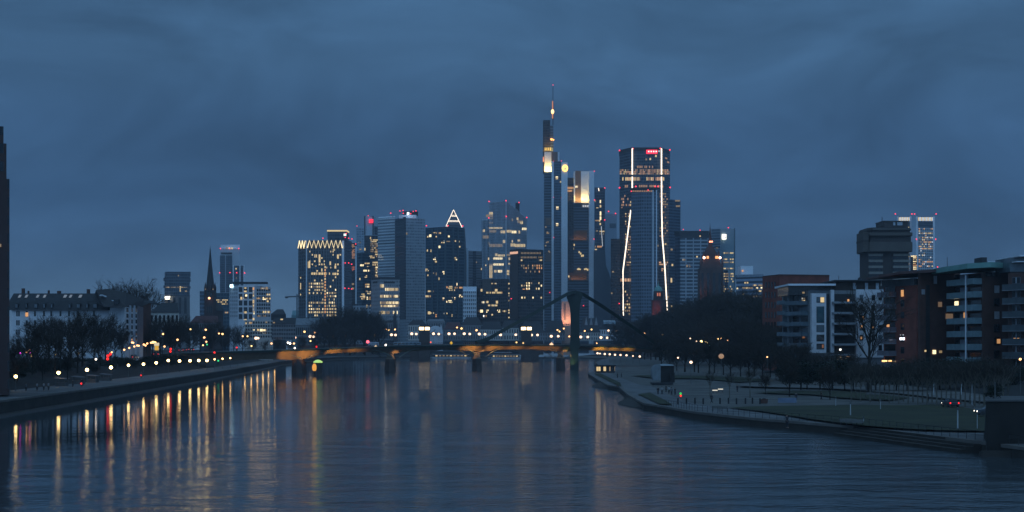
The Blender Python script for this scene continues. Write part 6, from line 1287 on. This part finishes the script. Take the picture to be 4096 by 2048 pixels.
# ---------------- people, posts and furniture of the banks ----------------
cloth = [plain('dark_coat',(.03,.032,.04),.9), plain('grey_coat',(.12,.12,.13),.9), plain('brown_coat',(.06,.04,.03),.9), plain('pale_coat',(.30,.30,.31),.9)]
skin = plain('skin',(.35,.22,.16),.6); hair = plain('dark_hair',(.02,.016,.012),.8)
def person(x, y, z, rz, label, coat, walk=.18, s=1.0):
    o = thing('person', label, 'person', (x,y,z), 'people on the river banks'); o.rotation_euler = (0,0,rz); o.scale = (s,s,s)
    J = {'pel':(0,0,.95),'che':(0,0,1.32),'nec':(0,0,1.50),'hea':(0,-.02,1.62),'top':(0,-.01,1.74)}
    E = [('pel','che'),('che','nec'),('nec','hea'),('hea','top')]; rad = {'pel':.145,'che':.17,'nec':.062,'hea':.095,'top':.075}
    for s_,n in ((-1,'l'),(1,'r')):
        w = walk*s_
        J.update({n+'hip':(.09*s_,0,.90),n+'kne':(.095*s_,-.5*w-.03,.50),n+'ank':(.10*s_,w*1.2,.09),n+'toe':(.11*s_,w*1.2-.17,.045),n+'sho':(.19*s_,0,1.43),n+'elb':(.25*s_,.4*w+.03,1.16),n+'wri':(.25*s_,-.7*-w-.06,.93),n+'han':(.24*s_,.7*w-.10,.84)})
        E += [('pel',n+'hip'),(n+'hip',n+'kne'),(n+'kne',n+'ank'),(n+'ank',n+'toe'),('che',n+'sho'),(n+'sho',n+'elb'),(n+'elb',n+'wri'),(n+'wri',n+'han')]
        rad.update({n+'hip':.105,n+'kne':.072,n+'ank':.05,n+'toe':.04,n+'sho':.082,n+'elb':.055,n+'wri':.035,n+'han':.04})
    def skinned(nm, keys, mat, g=1.0, par=None):
        ks = [k for k in J if k in keys]; me = bpy.data.meshes.new(nm); me.from_pydata([J[k] for k in ks], [(ks.index(a),ks.index(b)) for a,b in E if a in keys and b in keys], []); me.materials.append(mat)
        ob = bpy.data.objects.new(nm, me); C.objects.link(ob); ob.parent = par
        md = ob.modifiers.new('skin','SKIN'); md.use_smooth_shade = True
        for i,k in enumerate(ks): sv = me.skin_vertices[0].data[i]; sv.radius = (rad[k]*g,rad[k]*g*(.8 if k in ('che','pel') else 1)); sv.use_root = (i == 0)
        sb = ob.modifiers.new('sub','SUBSURF'); sb.levels = sb.render_levels = 1; return ob
    allk = set(J)
    b = skinned('body', allk, skin, 1.0, o)
    skinned('coat', {'pel','che','nec','lsho','lelb','lwri','rsho','relb','rwri','lhip','rhip'}, coat, 1.22, o)
    skinned('trousers', {'pel','lhip','lkne','lank','rhip','rkne','rank'}, cloth[0], 1.16, o)
    h = MB(); h.ball((0,.015,1.70),.11,10,6,.9); h.smooth = True; m = bpy.data.objects.new('hair', h.data('hair', hair)); C.objects.link(m); m.parent = o
    return o
def gpos(sx, sy, z): Y = gy(sy,z); return wx(sx,Y), Y, z
PZ = QR+.22
for sx,sy,rz,lab,ct in ((2632,1580,.3,'person in dark clothes at the left end of the group on the pale gravel',0),(2648,1579,2.5,'person in a pale coat second from the left in the gravel group',3),(2664,1570,1.2,'tall person in dark clothes in the middle of the gravel group',0),(2676,1577,4,'person in a pale coat right of the middle of the gravel group',3),(2686,1582,3,'person in a grey coat bending into the gravel group on its right',1),(2700,1583,.8,'person in a dark coat standing apart at the right end of the gravel group',0),(2470,1513,1,'person in dark clothes walking by the tip of the right quay',0),(2486,1511,2,'person in grey walking beside another by the tip of the right quay',1),(3184,1607,.4,'person in dark clothes at the right end of the pale banner wall',0),(3285,1600,1.7,'person in dark clothes on the path right of the banner wall',2),(2949,1570,.2,'person in dark clothes on the gravel right of the lit tables',0),(2846,1613,2.2,'person in dark clothes pushing along the row of bollards',0),(3712,1608,1.3,'person in a dark coat standing near the car with red tail lights',0),(3148,1712,.7,'person in dark clothes at the water edge of the right promenade',0)):
    x,y,z = gpos(sx,sy,PZ); person(x,y,z,rz,lab,cloth[ct],.18,1.0)
for sx,lab,ct in ((148,'leftmost of three pale clad people walking on the left quay',3),(175,'middle of three pale clad people walking on the left quay',3),(194,'rightmost of three pale clad people walking on the left quay',3),(104,'person in grey walking ahead of the three pale clad people on the left quay',1),(291,'person in brown standing left of the cyclist on the left quay',2)):
    x,y,z = gpos(sx,interp(sx,[(100,1566),(200,1562),(300,1548)]),QL+.03); person(x,y,z,1.2,lab,cloth[ct])
def bike(sx, sy, z, label, rz=0.0):
    x,y,z = gpos(sx,sy,z); o = thing('bicycle',label,'bicycle',(x,y,z)); o.rotation_euler = (0,0,rz)
    def b(nm, m, mat): ob = bpy.data.objects.new(nm, m.data(nm, mat)); C.objects.link(ob); ob.parent = o
    for yy in (-.52,.52): m = MB(); m.tube([(0,yy+.33*math.cos(a),.34+.33*math.sin(a)) for a in [k*math.pi/8 for k in range(17)]],[.025]*17,5,cap=False); b('wheel',m,black)
    m = MB()
    for p,q in (((0,-.52,.34),(0,-.1,.32)),((0,-.1,.32),(0,-.2,.85)),((0,-.52,.34),(0,-.18,.8)),((0,-.18,.78),(0,.38,.85)),((0,-.1,.32),(0,.38,.8)),((0,.52,.34),(0,.36,1.0)),((-.28,.34,1.02),(.28,.34,1.02))): m.bar(p,q,.04)
    b('frame',m,steel); m = MB(); m.ball((0,-.2,.9),.11,8,5,.4); b('saddle',m,black); m = MB(); m.ball((0,-.62,.75),.22,8,6); b('tail_light',m,tail_g)
    return o,(x,y,z)
o,(x,y,z) = bike(328,1547,QL+.03,'bicycle with a bright red tail light ridden along the left quay',0); person(x,y-.2,z+.12,0,'cyclist in dark clothes on the red lit bicycle on the left quay',cloth[0],.1)
o,(x,y,z) = bike(566,1511,QL+.03,'farther bicycle with a red tail light on the left quay near the tenth lamp',0); person(x,y-.2,z+.12,0,'cyclist in grey clothes on the farther red lit bicycle on the left quay',cloth[1],.1)
x,y,z = gpos(2723,1594,PZ); o = thing('light_stick','small child sized balloon lamp glowing green above and red below on the gravel','lamp',(x,y,z)); MB().tube([(x,y,z),(x,y,z+.5)],[.04,.04],6).build('stand', black, o); MB().ball((x,y,z+.55),.22,10,8).build('red_globe', glow('red_globe_light',(1,.03,.02),1.5), o); MB().ball((x-.02,y,z+1.0),.24,10,8).build('green_globe', glow('green_globe_light',(.05,.8,.12),.8), o)
# bollards along the gravel edge
for k,sx in enumerate((2712,2746,2780,2813,2880,2914,2946,2982,3010,3040)):
    x,y,z = gpos(sx,1614-(k%3),PZ); b = thing('bollard','dark waist high bollard in the row along the gravel edge before the lawn','bollard',(x,y,z),'bollards before the lawn'); MB().lathe(x,y,[(.16,z-.2),(.16,z+.85),(.19,z+.9),(.1,z+1.0)],8).build('post', black, b)
# illuminated table tops
for sx,sy,lab in ((2860,1574,'left of two bright white lit table tops on the gravel'),(2882,1569,'right of two bright white lit table tops on the gravel')):
    x,y,z = gpos(sx,sy,PZ); t_ = thing('table',lab,'table',(x,y,z)); MB().box(x-.55,x+.55,y-.35,y+.35,z+.62,z+.82).build('top', glow('white_table_light',(1,.92,.75),.8), t_)
    for a in (-.45,.45):
        for b_ in (-.28,.28): MB().tube([(x+a,y+b_,z),(x+a,y+b_,z+.62)],[.03,.03],5).build('leg', black, t_)
# stage box
x,y,z = gpos(2650,1538,PZ); Y = y; q = thing('stage_box','dark open fronted stage box with a pale rounded side on a low platform','stage',(x,Y,z))
MB().box(wx(2608,Y),wx(2690,Y),Y-2,Y+5,z,z+.55).build('platform', slate, q)
def zz(sy): return wz(sy,Y)
m = MB(); m.prism([(wx(2643,Y),Y),(wx(2696,Y),Y),(wx(2696,Y),Y+.25),(wx(2643,Y),Y+.25)],z+.56,zz(1464)); m.build('dark_front', plain('stage_black',(.012,.012,.012),.7), q)
m = MB(); sec = []
for k in range(9): a = math.pi/2*k/8; sec.append((wx(2611+14*(1-math.sin(a))*0+0,Y),0,0))
pts = [(2614,1522),(2608,1500),(2608,1478),(2613,1466),(2622,1459),(2640,1457),(2642.6,1457),(2642.6,1522)]
m.loft([[(wx(a,Y),Y+d,zz(b)) for a,b in pts] for d in (-.2,4.2)]); m.build('pale_side', plain('pale_stage_side',(.17,.20,.22),.7), q)
m = MB(); m.loft([[(wx(a,Y),Y+d,zz(b)) for a,b in ((2640,1457),(2668,1456),(2690,1458),(2697,1463),(2643,1463.5))] for d in (-.5,4.3)]); m.build('roof_edge', plain('pale_roof_edge',(.34,.40,.43),.6), q)
MB().box(wx(2680,Y),wx(2697,Y),Y-1.2,Y+.0,z+.56,zz(1490)).build('side_wing', plain('stage_black',(.012,.012,.012),.7), q)
# lit kiosk at the tip of the quay
Y = 640; q = thing('kiosk','low dark kiosk with warm lit windows at the tip of the right quay','kiosk',(wx(2420,Y),Y,1.4)); a,b = wx(2384,Y), wx(2460,Y)
MB().box(a,b,Y,Y+6,1.2,wz(1464,Y)).build('wall', slate, q); MB().box(a-.5,b+.5,Y-.6,Y+6.5,wz(1463.8,Y),wz(1460,Y)).build('roof', slate, q)
for s0,s1,mt in ((2386,2393,warm_w),(2394,2402,warm_w),(2414,2424,warm_w),(2437,2442,warm_d),(2458,2459.5,warm_d)): MB().box(wx(s0,Y),wx(s1,Y),Y-.12,Y-.004,wz(1484,Y),wz(1467,Y)).build('lit_window', mt, q)
# banner wall and small park furniture
x0,y0,z0 = gpos(3112,1613,PZ); x1 = wx(3186,y0); q = thing('banner_wall','pale blue low banner wall behind the lawn','banner',((x0+x1)/2,y0,z0)); MB().box(x0,x1,y0,y0+.12,z0+.1,z0+1.0).build('panel', plain('pale_blue_banner',(.15,.19,.27),.6), q)
for a in (x0+.1,(x0+x1)/2,x1-.1): MB().tube([(a,y0+.2,z0-.1),(a,y0+.2,z0+1.05)],[.04,.04],6).build('post', pole_m, q)
x0,y0,z0 = gpos(3045,1614,PZ); x1 = wx(3070,y0); q = thing('box_planter','dark wooden box planter left of the pale blue banner wall','planter',((x0+x1)/2,y0,z0)); m = MB(); m.loft([[(x0,y0,z0),(x1,y0,z0),(x1,y0+.8,z0),(x0,y0+.8,z0)],[(x0-.1,y0-.1,z0+.8),(x1+.1,y0-.1,z0+.8),(x1+.1,y0+.9,z0+.8),(x0-.1,y0+.9,z0+.8)]]); m.build('tub', dbrick, q); MB().ball(((x0+x1)/2,y0+.4,z0+.75),.45,8,5,.5).build('soil', earth, q)
def bench(sx, sy, label, w=1.6):
    x,y,z = gpos(sx,sy,PZ-.1); q = thing('bench',label,'bench',(x,y,z),'benches on the right promenade'); MB().box(x-w/2,x+w/2,y-.25,y+.25,z+.40,z+.47).build('seat', plain('pale_bench_wood',(.11,.11,.105),.8), q)
    m = MB(); m.loft([[(x-w/2,y+.26,z+.47),(x+w/2,y+.26,z+.47),(x+w/2,y+.31,z+.47),(x-w/2,y+.31,z+.47)],[(x-w/2,y+.36,z+.86),(x+w/2,y+.36,z+.86),(x+w/2,y+.41,z+.86),(x-w/2,y+.41,z+.86)]]); m.build('backrest', plain('pale_bench_wood',(.11,.11,.105),.8), q)
    for a in (-w/2+.1,w/2-.16): MB().box(x+a,x+a+.06,y-.22,y+.22,z,z+.398).build('leg', black, q)
for sx,sy,lab in ((2868,1644,'pale bench on the promenade below the left tip of the lawn, left one'),(2892,1646,'pale bench on the promenade below the left tip of the lawn, right one'),(3384,1700,'pale bench at the foot of the white post on the lawn edge'),(3406,1702,'pale bench right beside the one at the white post on the lawn edge'),(3430,1704,'pale bench nearest the slim flag pole on the lawn edge'),(3478,1586,'pale bench on the back lawn under the lone tall tree'),(3502,1587,'pale bench on the back lawn right of the lone tall tree')): bench(sx,sy,lab)
def post(sx, y0, y1, label, r=.07, mat=None):
    z = PZ; Y = gy(y1,z); x = wx(sx,Y); q = thing('lamp_post',label,'lamp post',(x,Y,z)); MB().tube([(x,Y,z-.1),(x,Y,wz(y0,Y)-.2)],[r,r*.8],7).build('pole', mat or plain('white_post',(.42,.45,.46),.5), q); MB().lathe(x,Y,[(r*1.6,wz(y0,Y)-.3),(r*1.9,wz(y0,Y)-.05),(.02,wz(y0,Y))],8).build('head', pole_m, q)
for sx,y0,y1,lab,r_ in ((3402,1608,1662,'white park post standing on the left part of the lawn',.09),(3343,1586,1625,'thin pale park post at the back edge of the lawn',.05),(3454,1664,1687,'short pale post at the lower edge of the lawn',.06),(3522,1598,1638,'slim white post on the middle of the lawn',.06),(3831,1630,1716,'tallest pale post at the lower right edge of the lawn',.10),(3909,1648,1716,'thin dark pale post at the right end of the lawn',.05),(3735,1530,1588,'pale post in the tree row behind the lawn',.10),(3888,1535,1620,'tall pale post behind the right end of the lawn',.08),(3845,1530,1588,'pale thick post near the parked cars behind the lawn',.12),(4030,1437,1522,'tall grey post before the right apartment block',.12),(3616,1574,1594,'short white post on the path behind the lawn',.06)): post(sx,y0,y1,lab,r_)
# railing along the right promenade
q = thing('railing','thin dark railing along the edge of the right promenade','railing',(36,235,QR+.15)); m = MB(); P = []
for (xa,ya),(xb,yb) in zip(RIGHT[1:6],RIGHT[2:7]):
    n = max(2,int(math.hypot(xb-xa,yb-ya)/2))
    for k in range(n): t_ = k/n; P.append((xa+(xb-xa)*t_+.9, ya+(yb-ya)*t_))
for a,b in zip(P,P[1:]): m.bar((*a,QR+1.05),(*b,QR+1.05),.05); m.bar((*a,QR+.6),(*b,QR+.6),.03); m.bar((*a,QR),(*a,QR+1.05),.05)
m.build('rails_and_posts', black, q)
# stone steps to the water at the right
q = thing('stone_steps','wide dark stone steps leading down to the water before the bridge abutment','steps',(48,190,0)); 
for k in range(4):
    m = MB(); off = 1.0-k*.9; zt_ = QR-.02-k*.3
    m.loft([[(x_+off-.95,y_,-.6),(x_+off,y_,-.6),(x_+off,y_,zt_),(x_+off-.95,y_,zt_)] for x_,y_ in ((53.3,176),(49.5,194),(46.2,210))]); m.build('step', stone, q)
# bridge abutment at the right edge
Y = 172.0; q = thing('bridge_abutment','massive dark stone abutment of a near bridge at the lower right edge','abutment',(wx(4020,Y),Y,0))
x0, x1 = wx(3944,Y), wx(4300,Y)
abm = plain('abutment_stone',(.014,.013,.012),.9,var=.4,scale=.5)
m = MB(); kx = (Y+13)/Y; m.loft([[(x0-.25,Y-1.2,-1),(x1,Y-1.2,-1),(x1,Y+14,-1),(x0*kx,Y+14,-1)],[(x0,Y,wz(1606,Y)),(x1,Y,wz(1606,Y)),(x1,Y+13,wz(1606,Y)),(x0*kx,Y+13,wz(1606,Y))]]); m.build('wall', abm, q)
MB().prism([(x0-.12,Y-.15),(x1,Y-.15),(x1,Y+13.2),(x0*kx-.05,Y+13.2)],wz(1606,Y)+.003,wz(1599,Y)).build('coping', plain('abutment_coping',(.09,.09,.09),.8), q)
m = MB(); m.loft([[(x0-1.5,Y-3,-1),(x1,Y-5,-1),(x1,Y-1,-1),(x0-1.3,Y-1,-1)],[(x0-1.2,Y-2.6,.7),(x1,Y-4.6,.7),(x1,Y-1.1,.5),(x0-1.1,Y-1.1,.5)]]); m.build('footing', stone, q)
lm = lamp(3980,1531,Y+3,wz(1602,Y),pole_m,3,'small unlit lamp with a pale head standing on the bridge abutment',None)
tree(SHRUB[0], wx(3972,Y+5), Y+5, wz(1608,Y), .32, 'dark bush on the left end of the bridge abutment', None, 'evergreen_shrub', 'shrub', wide=1.2)
# parked row under the left quay lamps
for k,(sx,lab) in enumerate(((360,'pale tarpaulin stall, left one in the dim row behind the left quay path'),(412,'pale tarpaulin stall, second in the dim row behind the left quay path'),(462,'pale tarpaulin stall, third in the dim row behind the left quay path'),(512,'pale tarpaulin stall, right one in the dim row behind the left quay path'))):
    Yq = interp(sx,[(348,360),(512,420)])+4; x = interp(Yq,[(y,x) for x,y in LEFT])-11.5; q = thing('market_stall',lab,'stall',(x,Yq,QL),'stalls behind the left quay path')
    MB().box(x-1.1,x+1.1,Yq-1.6,Yq+1.6,QL,QL+.9).build('counter', plain('grey_brown_board',(.10,.09,.085),.8), q); m = MB(); m.loft([[(x-1.4,Yq-2,QL+1.9),(x+1.4,Yq-2,QL+1.7),(x+1.4,Yq+2,QL+1.7),(x-1.4,Yq+2,QL+1.9)],[(x-1.2,Yq-1.8,QL+2.1),(x+1.2,Yq-1.8,QL+1.85),(x+1.2,Yq+1.8,QL+1.85),(x-1.2,Yq+1.8,QL+2.1)]]); m.build('canopy', plain('grey_tarpaulin',(.13,.12,.125),.8), q)
    for a in (-1.1,1.1):
        for b in (-1.6,1.6): MB().tube([(x+a,Yq+b,QL),(x+a,Yq+b,QL+1.75)],[.04,.04],5).build('post', pole_m, q)
# ---------------- dusk haze ----------------
def haze():
    m = bpy.data.materials.new('haze_air'); m.use_nodes = True; N = m.node_tree.nodes; L = m.node_tree.links; N.clear()
    out = N.new('ShaderNodeOutputMaterial'); v = N.new('ShaderNodeVolumePrincipled'); v.inputs['Color'].default_value = (.75,.86,1,1); v.inputs['Density'].default_value = HAZE
    L.new(v.outputs[0], out.inputs['Volume'])
    b = MB(); b.box(-3700,3700,-120,3900,-3,460); o = b.build('haze', m); o['kind'] = 'stuff'
HAZE = .00009
if HAZE: haze()
